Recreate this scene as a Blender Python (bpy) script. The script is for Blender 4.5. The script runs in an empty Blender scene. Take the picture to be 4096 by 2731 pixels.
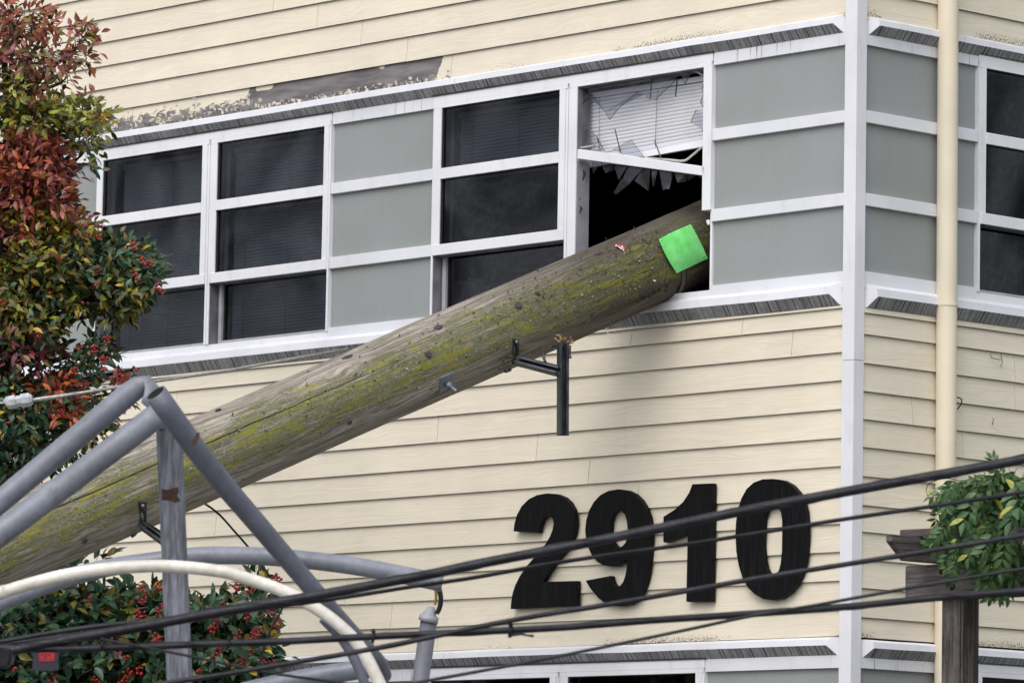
import bpy, bmesh, math, random
from mathutils import Vector, Matrix, geometry, noise
random.seed(7)
SC = bpy.context.scene
COL = SC.collection

# ------------------------------------------------------------------ camera
FPX, YAW, PITCH, ROLL = 19725.5, 0.8192176, 0.1133715, 0.0181093   # focal length in photo pixels (4096 wide)
CAM = Vector((18.3801, -19.7781, 0.0))
_ca, _sa, _cb, _sb = math.cos(YAW), math.sin(YAW), math.cos(PITCH), math.sin(PITCH)
FW = Vector((-_sa*_cb, _ca*_cb, _sb)); _r = Vector((_ca, _sa, 0)); _u = _r.cross(FW)
RT = math.cos(ROLL)*_r + math.sin(ROLL)*_u
UP = -math.sin(ROLL)*_r + math.cos(ROLL)*_u
cd = bpy.data.cameras.new('camera'); cam = bpy.data.objects.new('camera', cd); COL.objects.link(cam)
M = Matrix((RT, UP, -FW)).transposed().to_4x4(); M.translation = CAM
cam.matrix_world = M
cd.sensor_fit = 'HORIZONTAL'; cd.sensor_width = 36.0; cd.lens = FPX*36/4096
cd.clip_start = 0.5; cd.clip_end = 3000
cd.dof.use_dof = True; cd.dof.focus_distance = 28.2; cd.dof.aperture_fstop = 5.4
SC.camera = cam

# ------------------------------------------------------------------ overcast daylight
SUN_DIR = Vector((0.28, -0.62, 0.80)).normalized()
el = math.asin(SUN_DIR.z); az = math.atan2(SUN_DIR.x, SUN_DIR.y)
W = bpy.data.worlds.new("World"); SC.world = W; W.use_nodes = True
wn = W.node_tree.nodes; wl_ = W.node_tree.links
sky = wn.new('ShaderNodeTexSky'); sky.sky_type = 'NISHITA'; sky.sun_disc = False
sky.sun_elevation = el; sky.sun_rotation = az; sky.air_density = 1.0; sky.dust_density = 4.0; sky.ozone_density = 1.0
hs = wn.new('ShaderNodeHueSaturation'); hs.inputs['Saturation'].default_value = 0.34
wl_.new(sky.outputs[0], hs.inputs['Color']); wl_.new(hs.outputs[0], wn['Background'].inputs[0])
wn['Background'].inputs[1].default_value = 0.15
sd = bpy.data.lights.new('sun', 'SUN'); sd.energy = 0.6; sd.angle = math.radians(110); sd.color = (1, .97, .93)
so = bpy.data.objects.new('sun', sd); COL.objects.link(so)
so.rotation_euler = SUN_DIR.to_track_quat('Z', 'Y').to_euler(); so.location = (0, -10, 30)
SC.view_settings.view_transform = 'Standard'; SC.view_settings.look = 'None'
SC.view_settings.gamma = 1; SC.view_settings.use_curve_mapping = False
SC.view_settings.exposure = 0.42

# ------------------------------------------------------------------ measuring helpers: photo pixel -> place in the street
def ray(x, y): return FW + RT*((x-2048)/FPX) - UP*((y-1365.5)/FPX)
def at(x, y, d): return CAM + ray(x, y)*d
XR = -0.025                                                   # plane of the right hand wall
def wl(x, y, o=.02):
    r = ray(x, y); t = (-o-CAM.y)/r.y; return CAM + r*t
def wr(x, y, o=.02):
    r = ray(x, y); t = (XR+o-CAM.x)/r.x; return CAM + r*t
def pxr(p, d): return p*d/FPX

# ------------------------------------------------------------------ object helpers
def link(o, parent=None):
    COL.objects.link(o)
    if parent: o.parent = parent
    return o
def wloc(o):
    v = Vector(o.location)
    while o.parent: o = o.parent; v += Vector(o.location)
    return v
def thing(name, label, cat, loc=(0, 0, 0), group=None):
    o = bpy.data.objects.new(name, None); o.empty_display_size = .2
    COL.objects.link(o); o.location = loc; o['label'] = label; o['category'] = cat
    if group: o['group'] = group
    return o
def tag(o, label, cat, group=None):
    o['label'] = label; o['category'] = cat
    if group: o['group'] = group
    return o
def obj(name, bm, mats, parent=None, smooth=False, recalc=True):
    """a bmesh in world coordinates becomes ONE mesh object"""
    if recalc: bmesh.ops.recalc_face_normals(bm, faces=bm.faces[:])
    me = bpy.data.meshes.new(name); bm.to_mesh(me); bm.free()
    for m in (mats if isinstance(mats, (list, tuple)) else [mats]): me.materials.append(m)
    if smooth:
        for p in me.polygons: p.use_smooth = True
    o = bpy.data.objects.new(name, me); link(o, parent)
    if parent: o.location = -wloc(parent)
    return o
def obj_raw(name, V, F, mats, parent=None, mi=None, smooth=False):
    me = bpy.data.meshes.new(name); me.from_pydata(V, [], F)
    for m in (mats if isinstance(mats, (list, tuple)) else [mats]): me.materials.append(m)
    if mi: me.polygons.foreach_set('material_index', mi)
    if smooth: me.polygons.foreach_set('use_smooth', [True]*len(F))
    me.update()
    o = bpy.data.objects.new(name, me); link(o, parent)
    if parent: o.location = -wloc(parent)
    return o
def inst(name, me, mw, parent):
    o = bpy.data.objects.new(name, me); link(o, parent)
    m = mw.copy(); m.translation = m.translation - wloc(parent); o.matrix_local = m
    return o
def LW(u, o, z): return Vector((u, -o, z))                     # left wall: u = x, o = distance out of the wall
def RW(u, o, z): return Vector((XR+o, u, z))                   # right wall: u = y
def box(bm, mp, u0, u1, o0, o1, z0, z1, mi=0):
    v = [bm.verts.new(mp(u, o, z)) for u in (u0, u1) for o in (o0, o1) for z in (z0, z1)]
    for f in ((0, 1, 3, 2), (4, 6, 7, 5), (0, 4, 5, 1), (2, 3, 7, 6), (0, 2, 6, 4), (1, 5, 7, 3)):
        fc = bm.faces.new([v[i] for i in f]); fc.material_index = mi
def boxobj(name, mp, d, mats, parent, bev=0):
    bm = bmesh.new(); box(bm, mp, *d)
    if bev: bmesh.ops.bevel(bm, geom=bm.edges[:], offset=bev, segments=1, affect='EDGES')
    return obj(name, bm, mats, parent)
def prism(bm, pts_a, pts_b, mis=None, cap=True, capmi=0):
    a = [bm.verts.new(p) for p in pts_a]; b = [bm.verts.new(p) for p in pts_b]; n = len(a)
    for i in range(n):
        j = (i+1) % n
        f = bm.faces.new((a[i], a[j], b[j], b[i])); f.material_index = mis[i] if mis else 0
    if cap:
        bm.faces.new(a[::-1]).material_index = capmi; bm.faces.new(b).material_index = capmi
def catmull(P, n=8):
    """smooth curve through P; tangents scaled by each segment so uneven spacing never overshoots"""
    P = [Vector(p) for p in P]; out = []; m = len(P)
    T = [(P[min(i+1, m-1)]-P[max(i-1, 0)]).normalized() for i in range(m)]
    for i in range(m-1):
        L = (P[i+1]-P[i]).length; t0, t1 = T[i]*L, T[i+1]*L
        for k in range(n):
            t = k/n; t2 = t*t; t3 = t2*t
            out.append(P[i]*(2*t3-3*t2+1)+t0*(t3-2*t2+t)+P[i+1]*(-2*t3+3*t2)+t1*(t3-t2))
    out.append(P[-1]); return out
def frames(P):
    T = [(P[min(i+1, len(P)-1)]-P[max(i-1, 0)]).normalized() for i in range(len(P))]
    n = T[0].orthogonal().normalized(); N = []
    for t in T:
        n = (n-t*n.dot(t)).normalized(); N.append(n)
    return T, N
def tube(bm, P, R, seg=12, caps=True, hollow=0, flat=None, mi=0):
    """swept tube; R is a radius or a list; hollow = wall thickness open at the start"""
    P = [Vector(p) for p in P]
    if not isinstance(R, (list, tuple)): R = [R]*len(P)
    T, N = frames(P); rings = []
    for i, p in enumerate(P):
        b = T[i].cross(N[i]); f = flat[i] if flat else 1
        rings.append([bm.verts.new(p+(N[i]*math.cos(a)*f+b*math.sin(a))*R[i]) for a in [2*math.pi*k/seg for k in range(seg)]])
    for i in range(len(P)-1):
        for k in range(seg):
            bm.faces.new((rings[i][k], rings[i][(k+1) % seg], rings[i+1][(k+1) % seg], rings[i+1][k])).material_index = mi
    if hollow:
        b = T[0].cross(N[0]); ang = [2*math.pi*k/seg for k in range(seg)]
        inn = [bm.verts.new(P[0]+(N[0]*math.cos(a)+b*math.sin(a))*(R[0]-hollow)) for a in ang]
        dp = [bm.verts.new(P[0]+T[0]*.25+(N[0]*math.cos(a)+b*math.sin(a))*(R[0]-hollow)) for a in ang]
        for k in range(seg):
            j = (k+1) % seg
            bm.faces.new((rings[0][k], inn[k], inn[j], rings[0][j])); bm.faces.new((inn[k], dp[k], dp[j], inn[j])).material_index = 1
        bm.faces.new(dp).material_index = 1
    elif caps: bm.faces.new(rings[0][::-1]).material_index = mi
    if caps: bm.faces.new(rings[-1]).material_index = mi
def tubeobj(name, P, R, mats, parent=None, seg=12, **k):
    bm = bmesh.new(); tube(bm, P, R, seg, **k)
    o = obj(name, bm, mats, parent, smooth=True)
    return o

# ------------------------------------------------------------------ materials
class NT:
    def __init__(s, name):
        s.m = bpy.data.materials.new(name); s.m.use_nodes = True; s.t = s.m.node_tree
        s.b = s.t.nodes['Principled BSDF']; s.out = s.t.nodes['Material Output']
    def n(s, typ, **kw):
        nd = s.t.nodes.new('ShaderNode'+typ)
        for k, v in kw.items(): setattr(nd, k, v)
        return nd
    def l(s, a, b): s.t.links.new(a, b)
    def put(s, sock, v):
        if hasattr(v, 'is_output') or hasattr(v, 'links'): s.l(v, sock)
        else: sock.default_value = v
    def math(s, op, a, b=0.0, c=0.0, clamp=False):
        nd = s.n('Math', operation=op, use_clamp=clamp); s.put(nd.inputs[0], a); s.put(nd.inputs[1], b)
        if len(nd.inputs) > 2: s.put(nd.inputs[2], c)
        return nd.outputs[0]
    def noise(s, vec, scale=5, detail=4, rough=.55, dist=0):
        nd = s.n('TexNoise'); s.l(vec, nd.inputs['Vector']); nd.inputs['Scale'].default_value = scale
        nd.inputs['Detail'].default_value = detail; nd.inputs['Roughness'].default_value = rough; nd.inputs['Distortion'].default_value = dist
        return nd.outputs[0]
    def step(s, v, a, b, lo=0., hi=1.):
        nd = s.n('MapRange', interpolation_type='SMOOTHSTEP'); s.put(nd.inputs[0], v)
        nd.inputs[1].default_value = a; nd.inputs[2].default_value = b; nd.inputs[3].default_value = lo; nd.inputs[4].default_value = hi
        return nd.outputs[0]
    def mix(s, f, a, b):
        nd = s.n('Mix', data_type='RGBA'); s.put(nd.inputs[0], f)
        for sk, v in ((nd.inputs[6], a), (nd.inputs[7], b)):
            if isinstance(v, (tuple, list)): sk.default_value = (*v[:3], 1)
            else: s.l(v, sk)
        return nd.outputs[2]
    def mul(s, c, f): return s.mix(1.0, (0, 0, 0), c) if False else s._mulc(c, f)
    def _mulc(s, c, f):
        nd = s.n('VectorMath', operation='SCALE')
        if isinstance(c, (tuple, list)): nd.inputs[0].default_value = c[:3]
        else: s.l(c, nd.inputs[0])
        s.put(nd.inputs['Scale'], f); return nd.outputs[0]
    def coord(s): return s.n('TexCoord').outputs['Object']
    def xyz(s, v):
        nd = s.n('SeparateXYZ'); s.l(v, nd.inputs[0]); return nd.outputs
    def vec(s, x, y, z):
        nd = s.n('CombineXYZ')
        for i, v in enumerate((x, y, z)): s.put(nd.inputs[i], v)
        return nd.outputs[0]
    def rnd(s): return s.n('ObjectInfo').outputs['Random']
    def bump(s, h, strength=.3, dist=.01):
        nd = s.n('Bump'); s.l(h, nd.inputs['Height']); nd.inputs['Strength'].default_value = strength; nd.inputs['Distance'].default_value = dist
        s.l(nd.outputs[0], s.b.inputs['Normal']); return nd.outputs[0]
    def fin(s, col=None, rough=.6, metal=0, spec=None):
        if col is not None:
            if isinstance(col, (tuple, list)): s.b.inputs['Base Color'].default_value = (*col[:3], 1)
            else: s.l(col, s.b.inputs['Base Color'])
        s.put(s.b.inputs['Roughness'], rough); s.put(s.b.inputs['Metallic'], metal)
        if spec is not None: s.b.inputs['Specular IOR Level'].default_value = spec
        return s.m
def simple(name, col, rough=.6, metal=0, var=.12, scale=8, bump=0, spec=None):
    t = NT(name); c = t.coord(); n1 = t.noise(c, scale, 5)
    f = t.step(n1, .3, .7, 1-var, 1+var)
    if bump: t.bump(t.noise(c, scale*8, 4), bump, .004)
    return t.fin(t._mulc(col, f), rough, metal, spec)

CREAM = (.708, .648, .533)
def siding_mat(name, peel=None):
    t = NT(name); c = t.coord(); x, y, z = t.xyz(c); u = t.math('ADD', x, y)
    r = t.rnd(); off = t.math('MULTIPLY', r, 37.0)
    # pressed wood grain: long wavy lines
    warp = t.noise(t.vec(t.math('MULTIPLY_ADD', u, 1.3, off), t.math('MULTIPLY', z, 9), 0), 1.0, 2)
    g = t.noise(t.vec(t.math('MULTIPLY_ADD', u, 1.6, off), t.math('MULTIPLY_ADD', z, 85, t.math('MULTIPLY', warp, 16)), 0), 1.0, 3, .6)
    big = t.noise(c, .9, 3); mid = t.noise(t.vec(t.math('MULTIPLY', u, 2.5), t.math('MULTIPLY', z, 1.2), 3), 1.0, 4)
    f = t.math('ADD', t.step(big, .3, .7, .955, 1.02), t.math('ADD', t.math('MULTIPLY', r, .045), t.step(mid, .3, .7, -.035, .02)))
    f = t.math('ADD', f, t.step(g, .3, .7, -.055, .03))
    col = t._mulc(CREAM, f)
    # faint grey run-off streaks
    st = t.noise(t.vec(t.math('MULTIPLY', u, 14), t.math('MULTIPLY', z, .8), 0), 1.0, 3)
    col = t.mix(t.math('MULTIPLY', t.step(st, .62, .78), t.step(big, .45, .65, 0, .30)), col, (.42, .38, .31))
    # black mildew specks on the bottom boards just above each flashing
    sp = t.noise(t.vec(t.math('MULTIPLY', u, 105), t.math('MULTIPLY', z, 95), 0), 1.0, 4, .65, .5)
    pat = t.noise(t.vec(t.math('MULTIPLY', u, 1.7), 1.7, 0), 1.0, 2)
    near = t.math('MAXIMUM', t.math('MULTIPLY', t.step(z, 4.90, 4.93), t.step(z, 4.925, 5.03, 1, 0)), t.math('MULTIPLY', t.step(z, 1.45, 1.48), t.step(z, 1.485, 1.57, 1, 0)))
    near = t.math('MULTIPLY', near, t.math('MULTIPLY', t.step(u, -4.2, -2.2), t.step(pat, .36, .58)))
    thr = t.math('MULTIPLY_ADD', near, -.30, .80)
    mk = t.math('MULTIPLY', t.math('GREATER_THAN', sp, thr), .85)
    col = t.mix(mk, col, (.045, .045, .032))
    col = t.mix(t.math('MULTIPLY', near, .16), col, (.36, .31, .20))
    h = g
    if peel:
        a, b, kind = peel
        n1 = t.noise(t.vec(t.math('MULTIPLY', u, 7), t.math('MULTIPLY', z, 11), 5), 1.0, 6, .72, .5)
        zz = t.step(z, 4.93, 5.09, 0, 1)
        if kind == 'bare':          # one long sheet of paint gone
            ed = t.math('MULTIPLY', t.step(t.math('MULTIPLY_ADD', n1, .5, u), a+.22, a+.27), t.step(t.math('MULTIPLY_ADD', zz, -.06, t.math('MULTIPLY_ADD', n1, .10, u)), b-.03, b-.015, 1, 0))
            m0 = t.math('MULTIPLY_ADD', n1, .55, t.math('MULTIPLY', ed, .52))
            m0 = t.math('ADD', m0, t.math('MULTIPLY', t.math('MULTIPLY', t.step(zz, .72, 1.0), t.step(t.noise(t.vec(t.math('MULTIPLY', u, 3.4), 0, 9), 1.0, 2), .5, .62)), -.62))
            mk2 = t.step(m0, .50, .515)
            fl = t.math('GREATER_THAN', t.noise(t.vec(t.math('MULTIPLY', u, 40), t.math('MULTIPLY', z, 45), 1), 1.0, 3, .7), t.step(zz, 0, .35, .56, .80))
            mk2 = t.math('MULTIPLY', mk2, t.math('SUBTRACT', 1.0, fl))
            fk = t.math('MULTIPLY', t.math('GREATER_THAN', t.noise(t.vec(t.math('MULTIPLY', u, 11), t.math('MULTIPLY', z, 22), 7), 1.0, 6, .75, .8), t.step(zz, .05, .95, .42, .68)), t.math('LESS_THAN', u, a+.055))
            mk2 = t.math('MAXIMUM', mk2, fk)
        else:                       # crackled, flaking
            thr2 = t.step(zz, .05, .95, .40, .64)
            mk2 = t.math('MULTIPLY', t.math('GREATER_THAN', t.noise(t.vec(t.math('MULTIPLY', u, 13), t.math('MULTIPLY', z, 24), 7), 1.0, 6, .75, .8), thr2), .97)
        n3 = t.noise(t.vec(t.math('MULTIPLY', u, 3), t.math('MULTIPLY', z, 18), 2), 1.0, 5)
        bare = t.mix(t.step(n3, .3, .7), (.105, .098, .102), (.215, .20, .205))
        col = t.mix(mk2, col, bare)
        dk = t.noise(t.vec(t.math('MULTIPLY', u, 22), t.math('MULTIPLY', z, 30), 4), 1.0, 5, .7)
        col = t.mix(t.math('MULTIPLY', t.math('GREATER_THAN', dk, t.step(zz, 0, .5, .56, .72)), .8), col, (.045, .04, .038))
        h = t.math('MULTIPLY_ADD', mk2, -2.2, g)
    t.bump(h, .52, .0045 if not peel else .005)
    return t.fin(col, .55, spec=.3)
M_SIDING = siding_mat('cream_siding_paint')
M_PEEL_BARE = siding_mat('cream_siding_paint_gone', (-5.24, -3.42, 'bare'))
M_PEEL_FLAKE = siding_mat('cream_siding_paint_flaking', (-9, -5, 'flake'))
M_BUTT = simple('siding_butt_edge_shade_grime', (.035, .03, .024), .9, var=.5, scale=6)  # near-black undersides paint in the shadow line below each board, with some grime

def white_mat(name, streak=0.0, base=(.71, .72, .775), lines=False):
    t = NT(name); c = t.coord(); x, y, z = t.xyz(c); u = t.math('ADD', x, y)
    n1 = t.noise(c, 2.2, 4); n2 = t.noise(t.vec(t.math('MULTIPLY', u, 9), t.math('MULTIPLY', z, 2.6), 0), 1.0, 6, .65)
    col = t._mulc(base, t.step(n1, .3, .7, .93, 1.02))
    col = t.mix(t.step(n2, .50, .78, 0, .34), col, (.46, .44, .48))
    if streak:
        s1 = t.noise(t.vec(t.math('MULTIPLY', u, 46), t.math('MULTIPLY', z, 1.1), 7), 1.0, 2, .6)
        pt = t.noise(t.vec(t.math('MULTIPLY', u, 1.1), 0, 2), 1.0, 2)
        m = t.math('MULTIPLY', t.step(s1, .63, .69), t.step(pt, .36, .56, .05, streak))
        col = t.mix(m, col, (.10, .10, .10))
    sp = t.noise(c, 90, 3, .7); col = t.mix(t.math('MULTIPLY', t.math('GREATER_THAN', sp, .735), .6), col, (.15, .14, .12))
    t.bump(t.noise(t.vec(t.math('MULTIPLY', u, 6), t.math('MULTIPLY', z, 6), 0), 4, 4), .06, .004)
    return t.fin(col, .45, spec=.35)
M_WHITE = white_mat('white_trim_paint')
M_WHITE_S = white_mat('white_trim_paint_with_drips', .75)
M_VINYL = white_mat('white_window_vinyl', 0, (.75, .76, .81))
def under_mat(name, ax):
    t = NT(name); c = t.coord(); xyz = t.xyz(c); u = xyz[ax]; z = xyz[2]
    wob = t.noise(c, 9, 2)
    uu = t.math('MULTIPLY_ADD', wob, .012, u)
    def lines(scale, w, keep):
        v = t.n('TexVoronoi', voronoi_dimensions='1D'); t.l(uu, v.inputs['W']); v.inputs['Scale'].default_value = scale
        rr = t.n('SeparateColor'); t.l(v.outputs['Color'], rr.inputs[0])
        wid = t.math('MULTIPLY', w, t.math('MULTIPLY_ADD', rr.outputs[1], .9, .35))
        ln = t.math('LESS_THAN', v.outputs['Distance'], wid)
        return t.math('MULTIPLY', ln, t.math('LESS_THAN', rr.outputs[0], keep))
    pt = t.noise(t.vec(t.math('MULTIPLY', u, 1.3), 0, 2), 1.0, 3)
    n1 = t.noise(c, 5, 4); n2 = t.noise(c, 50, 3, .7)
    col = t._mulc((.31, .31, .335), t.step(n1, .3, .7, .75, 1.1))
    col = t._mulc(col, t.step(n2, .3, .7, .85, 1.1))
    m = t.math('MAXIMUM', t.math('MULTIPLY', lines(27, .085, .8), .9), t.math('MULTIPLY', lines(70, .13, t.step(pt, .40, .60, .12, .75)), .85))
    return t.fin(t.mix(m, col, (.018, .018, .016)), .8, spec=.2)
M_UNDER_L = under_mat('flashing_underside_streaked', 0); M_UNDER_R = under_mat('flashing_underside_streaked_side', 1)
t = NT('sage_grey_panel_paint'); c = t.coord(); x, y, z = t.xyz(c); u = t.math('ADD', x, y)
n1 = t.noise(c, 1.3, 4); n2 = t.noise(t.vec(t.math('MULTIPLY', u, 40), t.math('MULTIPLY', z, 9), 0), 1.0, 5, .65); n3 = t.noise(c, 60, 3, .7)
col = t.mix(t.step(n1, .35, .65), (.262, .284, .280), (.290, .308, .318))
col = t._mulc(col, t.step(n2, .3, .7, .985, 1.012))
rs = t.noise(t.vec(t.math('MULTIPLY', u, 11), t.math('MULTIPLY', z, 1.3), 0), 1.0, 5, .65)
col = t.mix(t.step(rs, .55, .78, 0, .18), col, (.20, .215, .205)); col = t.mix(t.step(rs, .45, .25, 0, .14), col, (.40, .42, .42))
col = t.mix(t.math('MULTIPLY', t.math('GREATER_THAN', n3, .74), .7), col, (.12, .12, .11))
t.bump(t.math('ADD', t.noise(t.vec(t.math('MULTIPLY', u, 30), t.math('MULTIPLY', z, 22), 0), 1.0, 5, .7), t.math('MULTIPLY', t.noise(c, 120, 2), .5)), .16, .003)
M_PANEL = t.fin(col, .6, spec=.3)
M_GROOVE = simple('dark_seal', (.03, .03, .032), .8)
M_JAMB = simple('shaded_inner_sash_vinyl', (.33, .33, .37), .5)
M_LINER = simple('dark_grey_reveal', (.15, .15, .17), .7, var=.3)  # darker grey lining for the window reveals
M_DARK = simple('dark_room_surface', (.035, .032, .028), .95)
M_CORE = simple('building_felt_sheathing', (.06, .055, .05), .95)
M_BLIND = simple('white_blind_slat', (.80, .81, .86), .5, var=.03)
M_CORD = simple('dark_blind_cord', (.20, .20, .22), .8)

M_CORD2 = simple('black_wire_stub', (.02, .02, .02), .7)
def glass_mat(name, tint, refl, rough=.03):
    t = NT(name); t.t.nodes.remove(t.b)
    tr = t.n('BsdfTransparent'); tr.inputs[0].default_value = (*tint, 1)
    gl = t.n('BsdfGlossy'); gl.inputs['Roughness'].default_value = rough; gl.inputs[0].default_value = (.93, .92, .98, 1)
    lw = t.n('LayerWeight'); lw.inputs[0].default_value = .5
    f = t.math('MULTIPLY_ADD', t.math('POWER', lw.outputs['Facing'], 4.0), refl*3, refl)
    c = t.coord(); f = t.math('MULTIPLY', f, t.math('MULTIPLY', t.step(t.noise(c, 1.1, 3, .5, 1.2), .32, .66, .35, 1.6), t.step(t.noise(c, 30, 3, .7), .35, .75, .85, 1.25)))
    mx = t.n('MixShader'); t.l(f, mx.inputs[0]); t.l(tr.outputs[0], mx.inputs[1]); t.l(gl.outputs[0], mx.inputs[2])
    t.l(mx.outputs[0], t.out.inputs[0]); return t.m
M_GLASS = glass_mat('tinted_window_glass', (.46, .475, .50), .030)
M_SHARD = glass_mat('broken_glass', (.84, .84, .87), .034, .06)
M_SHARD_D = glass_mat('dusty_broken_glass', (.72, .70, .73), .045, .30)
M_EDGE = simple('glass_edge_green', (.02, .045, .045), .3)
M_GASKET = simple('grey_rubber_gasket', (.42, .40, .38), .7)

# weathered pole: local Z runs along the pole, +Y is its upper side, +X the side towards the street camera
def pole_mat(crack):
    t = NT('weathered_mossy_wood'); c = t.coord(); x, y, z = t.xyz(c)
    phi = t.math('ARCTAN2', t.math('MULTIPLY', y, float(YS)), x)
    sv = t.vec(t.math('MULTIPLY', phi, 1), t.math('MULTIPLY', z, .10), 0)
    warp = t.noise(t.vec(t.math('MULTIPLY', phi, 2.2), t.math('MULTIPLY', z, 1.5), 1), 1.0, 3)
    grain = t.noise(t.vec(t.math('MULTIPLY_ADD', warp, 9, t.math('MULTIPLY', phi, 16)), t.math('MULTIPLY', z, 1.5), 0), 1.0, 5, .65)
    fine = t.noise(t.vec(t.math('MULTIPLY', phi, 60), t.math('MULTIPLY', z, 7), 0), 1.0, 4, .7)
    blot = t.noise(t.vec(t.math('MULTIPLY', phi, 2.4), t.math('MULTIPLY', z, 1.2), 4), 1.0, 5)
    wood = t.mix(t.step(grain, .33, .68), (.150, .128, .112), (.46, .415, .365))
    wood = t.mix(t.step(blot, .52, .68, 0, .55), wood, (.25, .215, .225))
    wood = t._mulc(wood, t.step(fine, .25, .75, .68, 1.22))
    # darker brown towards the window end, bleached towards the street end
    wood = t.mix(t.math('MULTIPLY', t.step(z, POLE_LEN-2.0, POLE_LEN-.35), t.step(blot, .3, .62, .93, .6)), wood, (.052, .042, .032))
    # moss and lichen on the damp flank
    band = t.math('MULTIPLY', t.step(t.math('MULTIPLY_ADD', warp, .8, phi), -.75, .15), t.step(t.math('MULTIPLY_ADD', blot, 1.0, phi), .75, 1.6, 1, .15))
    wood = t.mix(t.math('MULTIPLY', t.step(t.noise(t.vec(t.math('MULTIPLY', phi, 3.2), t.math('MULTIPLY', z, 2.2), 31), 1.0, 6, .7), .45, .65, 0, .42), t.step(phi, -.8, -.3)), wood, (.155, .155, .088))
    m1 = t.noise(t.vec(t.math('MULTIPLY', phi, 4.5), t.math('MULTIPLY', z, 3.2), 8), 1.0, 6, .72)
    ms = t.math('MULTIPLY', t.step(t.math('MULTIPLY_ADD', band, .26, m1), .60, .80), .78)
    green = t.mix(t.noise(c, 26, 4, .7), (.065, .072, .026), (.19, .195, .075))
    col = t.mix(ms, wood, green)
    y1 = t.noise(t.vec(t.math('MULTIPLY', phi, 6.), t.math('MULTIPLY', z, 4.0), 15), 1.0, 4, .65)
    yl = t.math('MULTIPLY', t.step(t.math('MULTIPLY_ADD', band, .18, y1), .67, .78), .85)
    col = t.mix(yl, col, t.mix(t.noise(c, 40, 3), (.17, .155, .015), (.33, .31, .045)))
    lv = t.n('TexVoronoi'); t.l(c, lv.inputs['Vector']); lv.inputs['Scale'].default_value = 46
    lm = t.math('MULTIPLY', t.step(lv.outputs['Distance'], .16, .28, 1, 0), t.step(t.math('MULTIPLY_ADD', band, .24, t.noise(c, 5.5, 4, .7)), .58, .72))
    col = t.mix(t.math('MULTIPLY', lm, .70), col, (.36, .40, .31))
    sk = t.noise(t.vec(t.math('MULTIPLY', phi, 17), t.math('MULTIPLY', z, 52), 13), 1.0, 5, .72, .6)
    sm = t.step(t.math('MULTIPLY_ADD', band, .13, sk), .70, .74)
    col = t.mix(t.math('MULTIPLY', sm, .62), col, t.mix(blot, (.20, .23, .13), (.34, .34, .24)))
    end = t.math('MULTIPLY', t.step(z, POLE_LEN-2.1, POLE_LEN-.3), t.step(warp, .3, .6, 1.0, .55))
    col = t.mix(t.math('MULTIPLY', end, .62), col, (.038, .030, .022))
    dv = t.noise(t.vec(t.math('MULTIPLY', phi, 22), t.math('MULTIPLY', z, 26), 3), 1.0, 4, .7)
    col = t.mix(t.math('MULTIPLY', t.step(dv, .63, .68), .7), col, (.022, .018, .014))
    # the long drying check
    a, b = crack
    wob = t.noise(t.vec(0, t.math('MULTIPLY', z, 2.0), 0), 1.0, 4)
    dlt = t.math('ABSOLUTE', t.math('ADD', t.math('SUBTRACT', phi, t.math('MULTIPLY_ADD', z, a, b)), t.math('MULTIPLY_ADD', wob, .14, -.07)))
    wd = t.step(z, POLE_LEN-3.9, POLE_LEN-2.0, .019, .004)
    ck = t.math('MULTIPLY', t.math('LESS_THAN', dlt, wd), t.step(z, POLE_LEN-2.2, POLE_LEN-1.9, 1, 0))
    chk = t.noise(t.vec(t.math('MULTIPLY', phi, 26), t.math('MULTIPLY', z, .55), 21), 1.0, 2)
    ck2 = t.math('MULTIPLY', t.step(chk, .68, .70), .6)
    ckk = t.math('MAXIMUM', ck, ck2)
    col = t.mix(t.math('MULTIPLY', ckk, .92), col, (.014, .011, .009))
    h = t.math('ADD', t.math('MULTIPLY', grain, 1.0), t.math('MULTIPLY_ADD', ckk, -2.5, t.math('ADD', t.math('MULTIPLY', ms, .9), t.math('ADD', t.math('MULTIPLY', lm, .7), t.math('MULTIPLY', sm, .8)))))
    h = t.math('ADD', h, t.math('MULTIPLY', fine, .6))
    t.bump(h, .75, .006)
    return t.fin(col, .82, spec=.25)
M_STEEL = simple('dark_galvanised_steel', (.055, .062, .075), .45, .55, var=.35, scale=14)
M_STEEL_L = simple('grey_galvanised_plate', (.20, .22, .26), .5, .5, var=.25, scale=20)
M_SPLINT = simple('fresh_split_wood', (.42, .28, .13), .8, var=.3, scale=30)
M_KNOT = simple('dark_knot_wood', (.055, .042, .05), .85, var=.4, scale=40, bump=.3)
M_LICHEN = simple('pale_lichen', (.24, .26, .175), .9, var=.25, scale=30)
M_LICHEN_Y = simple('yellow_moss_tuft', (.17, .16, .03), .9, var=.35, scale=30)
M_BARKCHIP = simple('dark_wood_splinter', (.03, .024, .018), .9)
M_MARK_SHADE = simple('burnt_mark_and_bore_shade', (.012, .01, .009), .9)  # black for marks, and for shade painted inside the open conduit
t = NT('neon_green_paper'); c = t.coord(); n1 = t.noise(c, 9, 4)
t.bump(t.noise(c, 14, 3), .25, .006)
M_NOTICE = t.fin(t.mix(t.step(n1, .35, .65), (.13, .62, .14), (.22, .72, .24)), .55)
M_RED = simple('red_tag_paint', (.42, .015, .03), .4)
M_TAGWHITE = simple('white_tag_paint', (.8, .8, .8), .5)

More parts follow.
